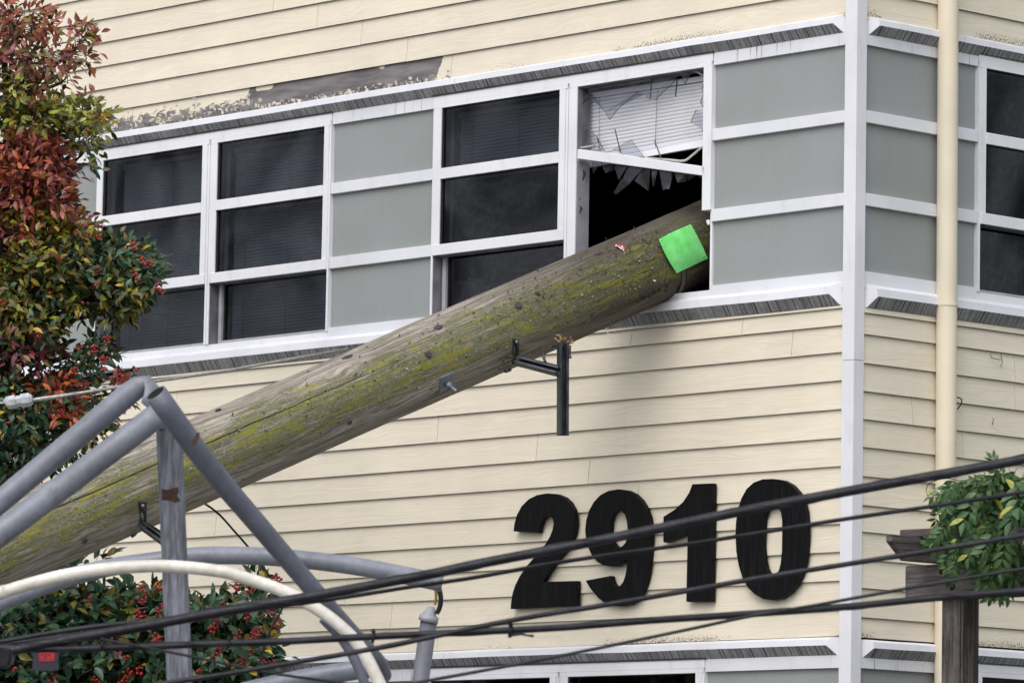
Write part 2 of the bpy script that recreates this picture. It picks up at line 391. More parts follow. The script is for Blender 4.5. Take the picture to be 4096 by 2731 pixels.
def pipe_mat(name, col, dirt):
    t = NT(name); c = t.coord(); n1 = t.noise(c, 3.5, 5); n2 = t.noise(c, 26, 4, .7); n3 = t.noise(c, 9, 5, .7)
    cc = t._mulc(col, t.step(n1, .3, .7, .82, 1.12)); cc = t._mulc(cc, t.step(n2, .3, .75, .88, 1.10))
    cc = t.mix(t.step(n3, .55, .72, 0, .62), cc, dirt)
    t.bump(n2, .05, .003)
    return t.fin(cc, t.step(n1, .3, .7, .33, .5), spec=.5)
M_PIPE = pipe_mat('grey_plastic_conduit', (.200, .216, .262), (.10, .10, .115))
M_PIPE_D = pipe_mat('dark_grey_conduit', (.125, .135, .175), (.06, .06, .07))
M_PIPE_W = pipe_mat('cream_white_conduit', (.72, .69, .63), (.42, .40, .37))
M_STUB = pipe_mat('slate_grey_riser', (.13, .135, .16), (.07, .07, .08))
t = NT('weathered_grey_post'); c = t.coord(); x, y, z = t.xyz(c)
g = t.noise(t.vec(t.math('MULTIPLY', x, 40), t.math('MULTIPLY', y, 40), t.math('MULTIPLY', z, 2.2)), 1.0, 5, .65)
t.bump(g, .35, .004)
M_POSTGREY = t.fin(t.mix(t.step(g, .35, .68), (.085, .09, .11), (.235, .245, .30)), .6)
M_RUST = simple('brown_rust', (.055, .028, .018), .9, var=.5, scale=50, bump=.5)
t = NT('black_cable_jacket'); c = t.coord(); n1 = t.noise(c, 7, 4); n2 = t.noise(c, 60, 4, .7)
t.bump(n2, .25, .004)
M_CABLE = t.fin(t.mix(t.step(n1, .35, .7), (.007, .007, .011), (.019, .020, .029)), t.step(n2, .3, .7, .35, .6), spec=.32)
M_WIRE = simple('galvanised_strand', (.34, .34, .33), .5, .5, var=.3, scale=60)
M_PORC = simple('grey_glazed_insulator', (.40, .43, .45), .25, var=.2, scale=30)
t = NT('black_stained_number'); c = t.coord(); x, y, z = t.xyz(c)
s = t.noise(t.vec(t.math('MULTIPLY', x, 55), 0, t.math('MULTIPLY', z, 3.0)), 1.0, 5, .7)
t.bump(s, .4, .003)
M_NUM = t.fin(t.mix(t.step(s, .45, .75), (.0025, .0025, .003), (.011, .012, .015)), t.step(s, .3, .7, .4, .65), spec=.14)
t = NT('old_dark_timber'); c = t.coord(); x, y, z = t.xyz(c)
g1 = t.noise(t.vec(t.math('MULTIPLY', x, 9), t.math('MULTIPLY', y, 9), t.math('MULTIPLY', z, 9)), 1.0, 6, .7)
gz = t.noise(t.vec(t.math('MULTIPLY', x, 60), t.math('MULTIPLY', y, 60), t.math('MULTIPLY', z, 3)), 1.0, 4, .7)
gx = t.noise(t.vec(t.math('MULTIPLY', x, 3), t.math('MULTIPLY', y, 3), t.math('MULTIPLY', z, 70)), 1.0, 4, .7)
def timber(name, g):
    tt = NT(name); c = tt.coord(); x, y, z = tt.xyz(c)
    if g == 'z': v = tt.vec(tt.math('MULTIPLY', x, 60), tt.math('MULTIPLY', y, 60), tt.math('MULTIPLY', z, 3))
    else: v = tt.vec(tt.math('MULTIPLY', x, 3), tt.math('MULTIPLY', y, 3), tt.math('MULTIPLY', z, 70))
    a = tt.noise(v, 1.0, 5, .7); b = tt.noise(c, 5, 5, .7)
    col = tt.mix(tt.step(a, .35, .7), (.055, .049, .048), (.165, .148, .145))
    col = tt._mulc(col, tt.step(b, .3, .7, .62, 1.2))
    ck = tt.step(a, .27, .31, 1, 0); col = tt.mix(tt.math('MULTIPLY', ck, .8), col, (.012, .011, .01))
    tt.bump(tt.math('MULTIPLY_ADD', ck, -1.5, a), .5, .006)
    return tt.fin(col, .85, spec=.2)
bpy.data.materials.remove(t.m)
M_TIMB_V = timber('dark_timber_upright', 'z'); M_TIMB_H = timber('dark_timber_beam', 'x')
M_BOLT = simple('rusty_black_bolt', (.03, .028, .028), .6, .4)
M_BARK = simple('dark_twig_bark', (.028, .022, .018), .9, var=.3, scale=20)
def leaf_mat(name, a, b, rough=.38):
    t = NT(name); c = t.coord(); geo = t.n('NewGeometry')
    n1 = t.noise(geo.outputs['Position'], 9, 3, .6); n2 = t.noise(geo.outputs['Position'], 55, 3, .6); r = t.rnd()
    k = {'green_leaf': 1.0, 'dark_green_leaf': .95, 'vine_leaf': 1.4, 'red_leaf': 1.4, 'rust_leaf': 1.2, 'olive_leaf': 1.15, 'yellow_leaf': 1.15, 'orange_leaf': 1.15, 'purple_leaf': 1.6}.get(name, 1.5)
    a = tuple(v*k for v in a); b = tuple(v*k for v in b)
    f = t.math('ADD', t.step(n1, .3, .7, 0, .8), t.math('MULTIPLY_ADD', r, .5, -.2), clamp=True)
    col = t.mix(f, a, b); col = t._mulc(col, t.step(n2, .3, .7, .75, 1.2))
    m = t.fin(col, rough, spec=.45)
    t.b.inputs['Transmission Weight'].default_value = 0
    return m
LM = {
 'red':    leaf_mat('red_leaf', (.185, .034, .022), (.29, .075, .05)),
 'rust':   leaf_mat('rust_leaf', (.14, .035, .014), (.27, .075, .022)),
 'purple': leaf_mat('purple_leaf', (.085, .018, .024), (.16, .035, .045)),
 'orange': leaf_mat('orange_leaf', (.34, .06, .02), (.42, .13, .025)),
 'yellow': leaf_mat('yellow_leaf', (.33, .21, .012), (.42, .31, .035)),
 'ygreen': leaf_mat('yellow_green_leaf', (.12, .135, .012), (.21, .22, .03)),
 'olive':  leaf_mat('olive_leaf', (.075, .062, .010), (.14, .11, .018)),
 'green':  leaf_mat('green_leaf', (.020, .062, .028), (.050, .115, .052)),
 'dgreen': leaf_mat('dark_green_leaf', (.010, .034, .017), (.026, .072, .036)),
 'vine':   leaf_mat('vine_leaf', (.022, .060, .020), (.055, .105, .034), .45),
 'vineY':  leaf_mat('yellowing_vine_leaf', (.15, .17, .03), (.24, .22, .05), .45),
}
M_BERRY = simple('red_berry', (.23, .007, .009), .28, var=.35, scale=60)

# ------------------------------------------------------------------ ground
GZ = -1.65
def sheet(name, x0, x1, y0, y1, z, m):
    bm = bmesh.new(); bm.faces.new([bm.verts.new(p) for p in ((x0, y0, z), (x1, y0, z), (x1, y1, z), (x0, y1, z))])
    o = obj(name, bm, m); o['kind'] = 'structure'; return o
sheet('ground', -1500, 1500, -1500, 1500, GZ-.13, simple('damp_grass_ground', (.07, .085, .045), .95, var=.3, scale=3))
sheet('road', -400, 400, -14.5, -6.2, GZ-.12, simple('wet_asphalt', (.05, .05, .053), .5, var=.25, scale=3))
bm = bmesh.new(); box(bm, LW, -400, 400, 3.2, 6.2, GZ-.25, GZ)
o = obj('pavement', bm, simple('concrete_pavement', (.30, .295, .28), .85, var=.15, scale=2)); o['kind'] = 'structure'
bm = bmesh.new(); box(bm, LW, -400, 400, 14.5, 24, GZ-.25, GZ)
o = obj('pavement', bm, simple('concrete_pavement_far', (.30, .295, .28), .85, var=.15, scale=2)); o['kind'] = 'structure'

# ------------------------------------------------------------------ the building
B = thing('apartment_building', 'cream clapboard building with white trimmed windows and grey green panels', 'building', (0, 0, GZ))
DZ = -3.449                                                  # storey height
UL, UR = -12.0, 9.0                                          # ends of left and right walls
# window bays along each wall: (outer left, glass, glass, glass, glass, outer right)
W1 = (-6.749, -6.683, -5.668, -5.519, -4.487, -4.423)
W2 = (-3.487, -3.410, -2.379, -2.230, -1.190, -1.122)
W0 = tuple(v-6.3+.9 for v in W1)
W0 = (-11.0, -10.93, -9.92, -9.77, -8.74, -8.67)
W3 = (.985, 1.045, 2.08, 2.23, 3.26, 3.33)
W4 = (5.2, 5.27, 6.30, 6.45, 7.48, 7.55)
BAYS_L, BAYS_R = [W0, W1, W2], [W3, W4]
def gaps(bays, a, b):
    out = []; p = a
    for w in bays: out.append((p, w[0])); p = w[5]
    out.append((p, b)); return out
# structural core behind the cladding
core = bmesh.new()
for zt in (0, DZ):
    for g in gaps(BAYS_L, UL, -.12): box(core, LW, g[0], g[1], -.16, -.012, 3.45+zt, 4.79+zt)
    for g in gaps(BAYS_R, .12, UR): box(core, RW, g[0], g[1], -.16, -.012, 3.45+zt, 4.79+zt)
for z0, z1 in ((4.795, 7.0), (1.345, 3.445), (GZ-.1, -.005)):
    box(core, LW, UL, -.12, -.16, -.002, z0, z1); box(core, RW, .12, UR, -.16, -.002, z0, z1)
box(core, LW, -.16, -.04, -.13, -.0135, GZ-.1, 7.0)
obj('wall_core', core, M_CORE, B)
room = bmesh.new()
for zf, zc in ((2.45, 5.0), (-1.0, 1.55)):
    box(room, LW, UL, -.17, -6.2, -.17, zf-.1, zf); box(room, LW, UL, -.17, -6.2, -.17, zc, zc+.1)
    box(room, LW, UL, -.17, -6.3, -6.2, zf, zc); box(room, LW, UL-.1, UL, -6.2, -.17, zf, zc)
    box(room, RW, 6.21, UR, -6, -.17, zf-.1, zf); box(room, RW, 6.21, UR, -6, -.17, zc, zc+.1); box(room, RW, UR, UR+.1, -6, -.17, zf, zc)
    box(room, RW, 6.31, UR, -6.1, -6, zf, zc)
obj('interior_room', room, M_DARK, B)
bm = bmesh.new(); box(bm, LW, UL-.2, .02, -9.2, .02, 7.002, 7.15); obj('roof', bm, M_CORE, B)

# clapboards -------------------------------------------------------
ROW_UP = [4.926, 5.080, 5.232, 5.386, 5.543, 5.699, 5.855, 6.011, 6.167, 6.323, 6.479, 6.635, 6.791, 6.98]
ROW_LO = [1.485, 1.632, 1.790, 1.948, 2.102, 2.257, 2.419, 2.576, 2.734, 2.893, 3.049, 3.199, 3.294, 3.35]
ROW_BS = [GZ+.02+.157*k for k in range(10)]+[-.09]
SH = -.052
ROWR_UP = [4.905, 5.066, 5.222, 5.378, 5.534, 5.69, 5.846, 6.002, 6.158, 6.314, 6.47, 6.626, 6.782, 6.98]
ROWR_LO = [1.480, 1.590, 1.752, 1.907, 2.060, 2.206, 2.366, 2.525, 2.679, 2.833, 2.990, 3.149, 3.268, 3.35]
JL = [(1092, 23), (1268, 70), (1444, 132), (1626, 198), (1804, 265), (775, 420), (526, 480), (275, 5), (2522, 1348), (2967, 1306), (3166, 1375),
      (2146, 1752), (1749, 1690), (860, 2110), (1384, 2360), (1563, 2455), (1748, 2550), (2353, 1880), (2550, 1960), (700, 1640), (2700, 2110)]
JR = [(3514, 1233), (4062, 1474), (4062, 1615), (3652, 1640), (3854, 1780), (3640, 2200)]
def board(mp, u0, u1, z0, z1, mats):
    j = lambda: random.uniform(-.0012, .0012)
    bm = bmesh.new(); a, b = j(), j()
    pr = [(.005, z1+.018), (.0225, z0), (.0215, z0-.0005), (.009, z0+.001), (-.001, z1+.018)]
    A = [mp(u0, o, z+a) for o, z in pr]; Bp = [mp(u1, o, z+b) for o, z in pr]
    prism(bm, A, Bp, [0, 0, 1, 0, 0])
    return obj('siding_board', bm, mats, B)
def course(mp, rows, u0, u1, joints, extra):
    for k in range(len(rows)-1):
        z0, z1 = rows[k], rows[k+1]
        js = sorted([u for u, z in joints if z0 <= z < z1]+[u for u in extra(k)])
        cut = [u0]+[u for u in js if u0+.3 < u < u1-.1]+[u1]
        for i in range(len(cut)-1):
            a, b = cut[i]+(.0018 if i else 0), cut[i+1]-(.0018 if i < len(cut)-2 else 0)
            m = M_SIDING; lab = None
            if mp is LW and k == 0 and rows is ROW_UP and b < -3.3 and b > -8:
                m = M_PEEL_BARE if b > -4 else M_PEEL_FLAKE
                lab = 'board with a long grey bare patch' if b > -4 else 'board with cracked flaking paint'
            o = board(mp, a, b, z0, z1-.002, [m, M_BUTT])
            if lab: o['label'] = lab
jl = [(wl(*q).x, wl(*q).z) for q in JL]; jr = [(wr(*q).y, wr(*q).z) for q in JR]
fixL = lambda k: [-8.3-((k*1.37) % 3)]
fixR = lambda k: [4.2+((k*1.21) % 3)]
course(LW, ROW_UP, UL, -.082, jl, fixL); course(LW, ROW_LO, UL, -.082, jl, fixL); course(LW, ROW_BS, UL, -.082, [], lambda k: [])
course(RW, ROWR_UP, .046, UR, jr, fixR); course(RW, ROWR_LO, .046, UR, jr, fixR); course(RW, ROW_BS, .046, UR, [], lambda k: [])

V, F, MI = [], [], []
for k in range(100):
    if k < 72: x, z = random.uniform(-7.0, -5.1), 4.945+abs(random.gauss(0, .05))
    else: x, z = random.uniform(-5.2, -3.45), 4.94+abs(random.gauss(0, .014))
    z = min(z, 5.07); a = random.uniform(.006, .032); b_ = random.uniform(.004, .018); o0 = .0225-(z-4.93)*.11+.002; l = random.uniform(.002, .014); ph = random.uniform(0, 6.28)
    i = len(V)
    for m in range(5):
        an = ph+m*1.2566; rr = random.uniform(.6, 1.1); V.append(LW(x+math.cos(an)*a*rr, o0+l*(.5+.5*math.sin(an)), z+math.sin(an)*b_*rr))
    F.append((i, i+1, i+2, i+3, i+4))
pf = obj_raw('paint_flakes', V, F, M_SIDING, B); pf['kind'] = 'stuff'
# corner boards ------------------------------------------------------
for z0, z1 in ((GZ, 2.997), (3.0, 7.0)):
    bm = bmesh.new(); box(bm, LW, -.086, .004, .0, .033, z0, z1); box(bm, LW, -.024, .0035, -.047, -.0005, z0, z1)
    obj('corner_board', bm, M_WHITE, B)

# drip flashings and sills ---------------------------------------------
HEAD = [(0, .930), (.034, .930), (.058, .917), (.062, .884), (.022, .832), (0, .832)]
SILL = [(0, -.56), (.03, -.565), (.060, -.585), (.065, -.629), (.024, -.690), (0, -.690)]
def flashing(name, mp, prof, zb, u0, u1, e0=0, e1=0, n=1):
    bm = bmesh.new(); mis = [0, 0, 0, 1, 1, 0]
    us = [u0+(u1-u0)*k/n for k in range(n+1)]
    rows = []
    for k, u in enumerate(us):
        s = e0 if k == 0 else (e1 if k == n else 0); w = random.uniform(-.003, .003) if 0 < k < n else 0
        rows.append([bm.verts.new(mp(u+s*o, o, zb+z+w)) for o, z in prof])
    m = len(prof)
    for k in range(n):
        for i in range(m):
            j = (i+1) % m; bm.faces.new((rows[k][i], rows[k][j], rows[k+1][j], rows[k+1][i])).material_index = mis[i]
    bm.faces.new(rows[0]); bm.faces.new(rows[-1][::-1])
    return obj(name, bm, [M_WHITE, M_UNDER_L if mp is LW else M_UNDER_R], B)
jx = wl(1818, 330, .06).x
for zt in (0, DZ):
    flashing('drip_flashing', LW, HEAD, 4+zt, UL, jx-.002, n=14); flashing('drip_flashing', LW, HEAD, 4+zt, jx+.002, -.087, 0, -1.1, n=8)
    flashing('drip_flashing', RW, HEAD, 4+zt-.012, .047, .83, 1.1, 0, n=3); flashing('drip_flashing', RW, HEAD, 4+zt-.012, .834, UR, 0, 0, n=10)
    flashing('sill_flashing', LW, SILL, 4+zt, UL, -4.4, n=10); flashing('sill_flashing', LW, SILL, 4+zt, -4.397, -.087, 0, -1.1, n=8)
    flashing('sill_flashing', RW, SILL, 4+zt-.012, .047, UR, 1.1, 0, n=12)

# infill panels, bands and battens ------------------------------------------
def bay(mp, a, b, zt):
    d = (a, b)
    boxobj('trim_band', mp, (a, b, -.01, .020, 4.762+zt, 4.838+zt), M_WHITE_S, B)
    boxobj('trim_band', mp, (a, b, -.01, .021, 3.405+zt, 3.497+zt), M_WHITE, B)
    zs = [(4.394, 4.762), (3.932, 4.326), (3.497, 3.862)]
    for z0, z1 in zs: boxobj('infill_panel', mp, (a+.001, b-.001, -.010, -.003, z0+zt, z1+zt), M_PANEL, B)
    for z0, z1 in ((4.326, 4.394), (3.862, 3.932)): boxobj('batten', mp, (a, b, -.01, .024, z0+zt, z1+zt), M_WHITE, B, .002)
for zt in (0, DZ):
    for g in gaps(BAYS_L, UL, -.087): bay(LW, g[0]+.001, g[1]-.001, zt)
    for g in gaps(BAYS_R, .047, UR): bay(RW, g[0]+.001, g[1]-.001, zt)

# windows ---------------------------------------------------------------
def window(mp, w, zt, broken=False, label=None):
    o0, a, b, c, d, o1 = w
    ZT, ZB = 4.757+zt, 3.475+zt; F0, F1 = -.08, .030
    R1, R2 = (4.322+zt, 4.388+zt), (3.861+zt, 3.926+zt)
    bm = bmesh.new()
    box(bm, mp, o0+.001, o1-.001, F0, .027, ZT+.028, 4.832+zt)             # head
    box(bm, mp, o0+.006, (b+c)/2-.008, F0, F1, ZT, ZT+.0265); box(bm, mp, (b+c)/2+.008, o1-.006, F0, F1, ZT, ZT+.0265)
    box(bm, mp, o0+.001, o1-.001, F0, .018, ZB-.062, ZB-.002)              # sill piece
    lo = R2[0]
    box(bm, mp, o0+.001, o0+.018, F0, .026, ZB, ZT); 
    if not broken: box(bm, mp, o1-.018, o1-.001, F0, .026, ZB, ZT)
    box(bm, mp, o0+.019, a, F0, F1, lo, ZT-.0005)
    box(bm, mp, b, (b+c)/2-.024, F0, F1, lo, ZT-.0005); box(bm, mp, (b+c)/2-.022, (b+c)/2-.0025, F0, .026, ZB, ZT); box(bm, mp, (b+c)/2+.0025, (b+c)/2+.022, F0, .026, ZB, ZT)
    box(bm, mp, (b+c)/2+.024, c, F0, F1, lo if not broken else ZB, ZT-.0005)
    if broken:
        box(bm, mp, d, o1-.001, F0, F1, 3.932+zt, ZT-.0005)                 # snapped right jamb
        box(bm, mp, o1-.016, o1-.001, F0, .012, ZB, 3.93+zt)
    else:
        box(bm, mp, d, o1-.019, F0, F1, lo, ZT-.0005)
    win = obj('window', bm, M_VINYL, B)
    boxobj('head_seal', mp, (o0-.01, o1+.01, .0275, .034, 4.8325+zt, 4.841+zt), M_GROOVE, win)
    if label: win['label'] = label
    for k, (p, q, lp, lq) in enumerate(((a, b, o0+.019, (b+c)/2-.024), (c, d, (b+c)/2+.024, o1-.019))):
        if broken and k: continue
        boxobj('sash_rail', mp, (p+.0005, q-.0005, -.06, .035, *R1), M_VINYL, win, .002)
        boxobj('sash_rail', mp, (lp+.0005, lq-.0005, -.06, .036, *R2), M_VINYL, win, .002)
        for z0, z1 in ((R1[1], ZT), (R2[1], R1[0])):
            g = bmesh.new(); box(g, mp, p+.001, q-.001, .006, .010, z0, z1); obj('pane', g, M_GLASS, win)
            s = bmesh.new()
            for ua, ub in ((p+.0006, p+.006), (q-.006, q-.0006)): box(s, mp, ua, ub, -.03, .024, z0+.0005, z1-.0005)
            box(s, mp, p+.0065, q-.0065, -.03, .024, z1-.005, z1-.0005)
            for ua, ub in ((p+.0065, p+.022),): box(s, mp, ua, ub, -.03, .004, z0+.0005, z1-.006)
            obj('glazing_seal', s, M_GROOVE, win)
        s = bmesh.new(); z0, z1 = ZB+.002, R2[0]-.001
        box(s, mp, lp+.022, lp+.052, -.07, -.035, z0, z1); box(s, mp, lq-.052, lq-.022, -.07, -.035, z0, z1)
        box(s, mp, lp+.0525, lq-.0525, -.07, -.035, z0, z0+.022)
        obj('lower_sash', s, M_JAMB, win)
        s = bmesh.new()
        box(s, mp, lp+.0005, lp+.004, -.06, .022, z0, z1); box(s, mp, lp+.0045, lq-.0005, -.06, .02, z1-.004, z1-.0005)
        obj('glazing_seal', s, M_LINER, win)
        g = bmesh.new(); box(g, mp, lp+.053, lq-.053, -.056, -.052, z0+.023, z1-.001); obj('pane', g, M_GLASS, win)
    return win
window(LW, W0, 0); window(LW, W1, 0)
WB = window(LW, W2, 0, True, 'window smashed open on its right half')
window(RW, W3, 0); window(RW, W4, 0)
for w in BAYS_L: window(LW, w, DZ)
for w in BAYS_R: window(RW, w, DZ)

# the smashed half of the window: broken rail, shards, gasket
R3 = lambda x, y: (2000+x/1.7418, y/1.7418)
Z6 = lambda x, y: (2250+x/2.851, 250+y/2.851)
tl, tr, bl, br = [wl(*q, .03) for q in (R3(543, 1038), R3(1424, 1160), R3(536, 1106), R3(1421, 1226))]
bm = bmesh.new(); off = Vector((0, .085, 0))
prism(bm, [tl, tr, br, bl], [p+off for p in (tl, tr, br, bl)])
bmesh.ops.bevel(bm, geom=bm.edges[:], offset=.003, segments=1, affect='EDGES')
o = obj('sash_rail', bm, M_VINYL, WB); o['label'] = 'rail knocked loose and sloping down to the right'
def shard(pts, o0, mat, tilt=0.0, th=.005):
    P = [wl(*q, o0+random.uniform(-.01, .01)) for q in pts]
    n = Vector((random.uniform(-.3, .3)*tilt, 1, random.uniform(-.3, .3)*tilt)).normalized()
    bm = bmesh.new(); A = [bm.verts.new(p) for p in P]; Bv = [bm.verts.new(p+n*th) for p in P]; k = len(A)
    for i in range(k): bm.faces.new((A[i], A[(i+1) % k], Bv[(i+1) % k], Bv[i])).material_index = 1
    f1 = bm.faces.new(A); f2 = bm.faces.new(Bv[::-1])
    bmesh.ops.triangulate(bm, faces=[f1, f2])
    return obj('glass_shard', bm, [mat, M_EDGE], WB)
SH_UP = [
 [(186, 272), (1010, 140), (1000, 425), (975, 420), (940, 365), (850, 335), (740, 440), (640, 520), (535, 655), (480, 560), (340, 370), (240, 460), (186, 390)],
 [(1012, 140), (1390, 75), (1300, 170), (1240, 260), (1130, 350), (1060, 433), (1002, 425)],
 [(1380, 120), (1480, 85), (1440, 160), (1395, 245), (1360, 190)],
 [(1628, 180), (1628, 560), (1590, 490), (1570, 450), (1600, 380), (1620, 330), (1590, 300)],
 [(1625, 640), (1625, 900), (1590, 760), (1460, 680), (1520, 540), (1600, 570)],
 [(186, 600), (260, 750), (385, 840), (410, 890), (350, 960), (186, 975)],
 [(385, 840), (480, 1015), (430, 1010), (400, 900)],
 [(560, 1000), (780, 882), (840, 960), (935, 1085), (700, 1045)],
 [(590, 755), (600, 770), (668, 1040), (655, 1035)], [(1040, 885), (1050, 888), (1128, 1095), (1115, 1092)],
 [(186, 395), (245, 465), (190, 520)], [(1300, 190), (1310, 190), (1290, 395), (1280, 392)]]
for s in SH_UP: shard([Z6(*q) for q in s], -.014, M_SHARD)
SH_LO = [
 [(330, 1125), (430, 1140), (350, 1275)], [(430, 1140), (600, 1165), (560, 1240), (490, 1265)], [(580, 1160), (740, 1180), (640, 1340)],
 [(745, 1182), (920, 1205), (760, 1380), (605, 1505), (580, 1480), (690, 1340)], [(900, 1202), (1000, 1215), (980, 1465), (820, 1350), (890, 1250)],
 [(1012, 1215), (1090, 1228), (1060, 1320), (1035, 1425), (1018, 1320)], [(1100, 1228), (1250, 1250), (1225, 1350), (1215, 1445), (1180, 1440), (1145, 1460)],
 [(1270, 1250), (1400, 1270), (1405, 1360), (1310, 1375)], [(1402, 1270), (1530, 1287), (1450, 1340), (1405, 1345)], [(1540, 1288), (1610, 1298), (1600, 1330)],
 [(170, 1190), (235, 1220), (265, 1270), (200, 1390), (170, 1460)]]
for s in SH_LO: shard([Z6(*q) for q in s], -.016, M_SHARD_D, 1.6)
for s in ([(540, 1355), (556, 1385), (541, 1420)], [(541, 1420), (573, 1452), (541, 1500)], [(541, 1500), (560, 1520), (541, 1568), (536, 1620)]):
    shard([R3(*q) for q in s], -.004, M_SHARD_D, .6)
bm = bmesh.new(); box(bm, LW, -2.2297, -2.2265, -.075, .024, 4.39, 4.756); box(bm, LW, -2.226, -1.191, -.075, .022, 4.752, 4.7565); obj('glazing_seal', bm, M_LINER, WB)
bm = bmesh.new(); box(bm, LW, -2.2297, -2.2265, -.075, .024, 3.476, 4.32); obj('glazing_seal', bm, M_JAMB, WB)
gp = catmull([wl(*Z6(*q), -.02) for q in ((880, 1085), (1060, 1100), (1220, 1112), (1390, 1120), (1480, 1060), (1570, 985), (1640, 930))], 5)
tubeobj('glazing_gasket', gp, .007, M_GASKET, WB, 8)
gp = catmull([wl(*Z6(*q), .0) for q in ((185, 975), (260, 965), (350, 950))], 4)
tubeobj('glazing_gasket', gp, .005, M_GASKET, WB, 6)
gp = [wl(*Z6(*q), -.02) for q in ((1480, 85), (1540, 110), (1600, 150))]
tubeobj('glazing_gasket', gp, .007, M_GASKET, WB, 6)
bm = bmesh.new()                                                # torn scrap of jamb
P = [wl(*R3(*q), .02) for q in ((1436, 1535), (1456, 1530), (1456, 1562), (1447, 1568), (1440, 1552))]
prism(bm, P, [p+Vector((0, .03, 0)) for p in P]); obj('torn_jamb_scrap', bm, M_VINYL, WB)

# downpipe on the right wall
dpz = [GZ+.3, 7.0]; dc = wr(3787, 900, .075); DPY = dc.y
p0 = Vector((XR+.075, DPY+.028, GZ+.1)); p1 = Vector((XR+.075, DPY-.012, 7.0))
M_DOWN = simple('cream_downpipe_paint', (.70, .63, .50), .5, var=.05, scale=3, spec=.35)
dp = tubeobj('downpipe', [p0.lerp(p1, k/10) for k in range(11)], .0585, M_DOWN, B, 32)
cz = wr(3787, 1212, .135).z
bm = bmesh.new(); pc = p0.lerp(p1, (cz-p0.z)/(p1.z-p0.z))
tube(bm, [pc+Vector((0, 0, -.008)), pc+Vector((0, 0, .008))], .0625, 28)
box(bm, RW, pc.y-.12, pc.y-.045, .040, .052, cz-.012, cz+.008)
obj('pipe_clamp', bm, M_DOWN, dp, smooth=False)

ws = catmull([wr(3820, 1588, .03), wr(3838, 1591, .05), wr(3846, 1597, .06), wr(3846, 1612, .06), wr(3838, 1625, .05), wr(3829, 1637, .04)], 4)
tubeobj('wire_stub', ws, .0035, M_CORD2, B, 6)
for q in (((3962, 1412), (3965, 1430), (4003, 1440)), ((4004, 1412), (4006, 1430), (4010, 1448), (4003, 1466)), ((3970, 1672), (3974, 1678), (3969, 1698))):
    tubeobj('wire_stub', [wr(x, y, .032) for x, y in q], .002, M_CORD2, B, 5)
# blinds behind the glass ------------------------------------------------
slat_cache = {}
def blind(label, u0, u1, ztop, zbot, tilt=0., drop_l=0., o=-.105):
    Bl = thing('venetian_blind', label, 'blind', LW((u0+u1)/2, o, ztop), 'white blinds hanging inside the windows')
    w = u1-u0; key = round(w, 3)
    if key not in slat_cache:
        V, F = [], []
        for i in range(5):
            a = -1+.5*i; yy = -.0105*a*math.cos(math.radians(62)); zz = .0125*a*math.sin(math.radians(62))*-1
            cr = .0022*(1-a*a)
            for x in (-w/2, w/2): V.append((x, yy-cr, -zz))
        for i in range(4): F.append((2*i, 2*i+1, 2*i+3, 2*i+2))
        me = bpy.data.meshes.new('slat'); me.from_pydata(V, [], F); me.materials.append(M_BLIND)
        me.polygons.foreach_set('use_smooth', [True]*4); slat_cache[key] = me
    boxobj('head_rail', LW, (u0, u1, o-.02, o+.02, ztop-.03, ztop), M_BLIND, Bl)
    n = int((ztop-.04-zbot)/.0208); uc = (u0+u1)/2
    for k in range(n):
        z = ztop-.045-k*.0208; f = (k/(n-1))
        mm = Matrix.Translation(LW(uc, o, z-drop_l*f/2)) @ Matrix.Rotation(-tilt*f, 4, 'Y') @ Matrix.Rotation(random.uniform(-.004, .004), 4, 'Y')
        inst('slat', slat_cache[key], mm, Bl)
    zb = ztop-.045-n*.0208-drop_l/2
    bm = bmesh.new(); box(bm, LW, -w/2, w/2, -.014, .014, -.034, .004)
    bmesh.ops.transform(bm, matrix=Matrix.Translation(LW(uc, o, zb)) @ Matrix.Rotation(-tilt, 4, 'Y'), verts=bm.verts[:])
    obj('bottom_rail', bm, M_BLIND, Bl)
    for f in (.12, .52, .90):
        x = u0+w*f
        tubeobj('cord', [LW(x+.01*(1 if f > .5 else 0), o+.019, ztop-.03), LW(x, o+.019, zb+.01)], .0016, M_CORD, Bl, 4)
blind('white blind hanging crooked in the smashed upper pane', -2.30, -1.13, 4.735, 4.352, .030, .02)
blind('half raised blind behind dark glass left of the smashed pane', -3.38, -2.36, 4.735, 4.36)
blind('closed blind in the left pair of windows, right half', -5.49, -4.46, 4.735, 3.50)
blind('closed blind in the window beside the red and green tree', -6.62, -5.65, 4.735, 3.50)

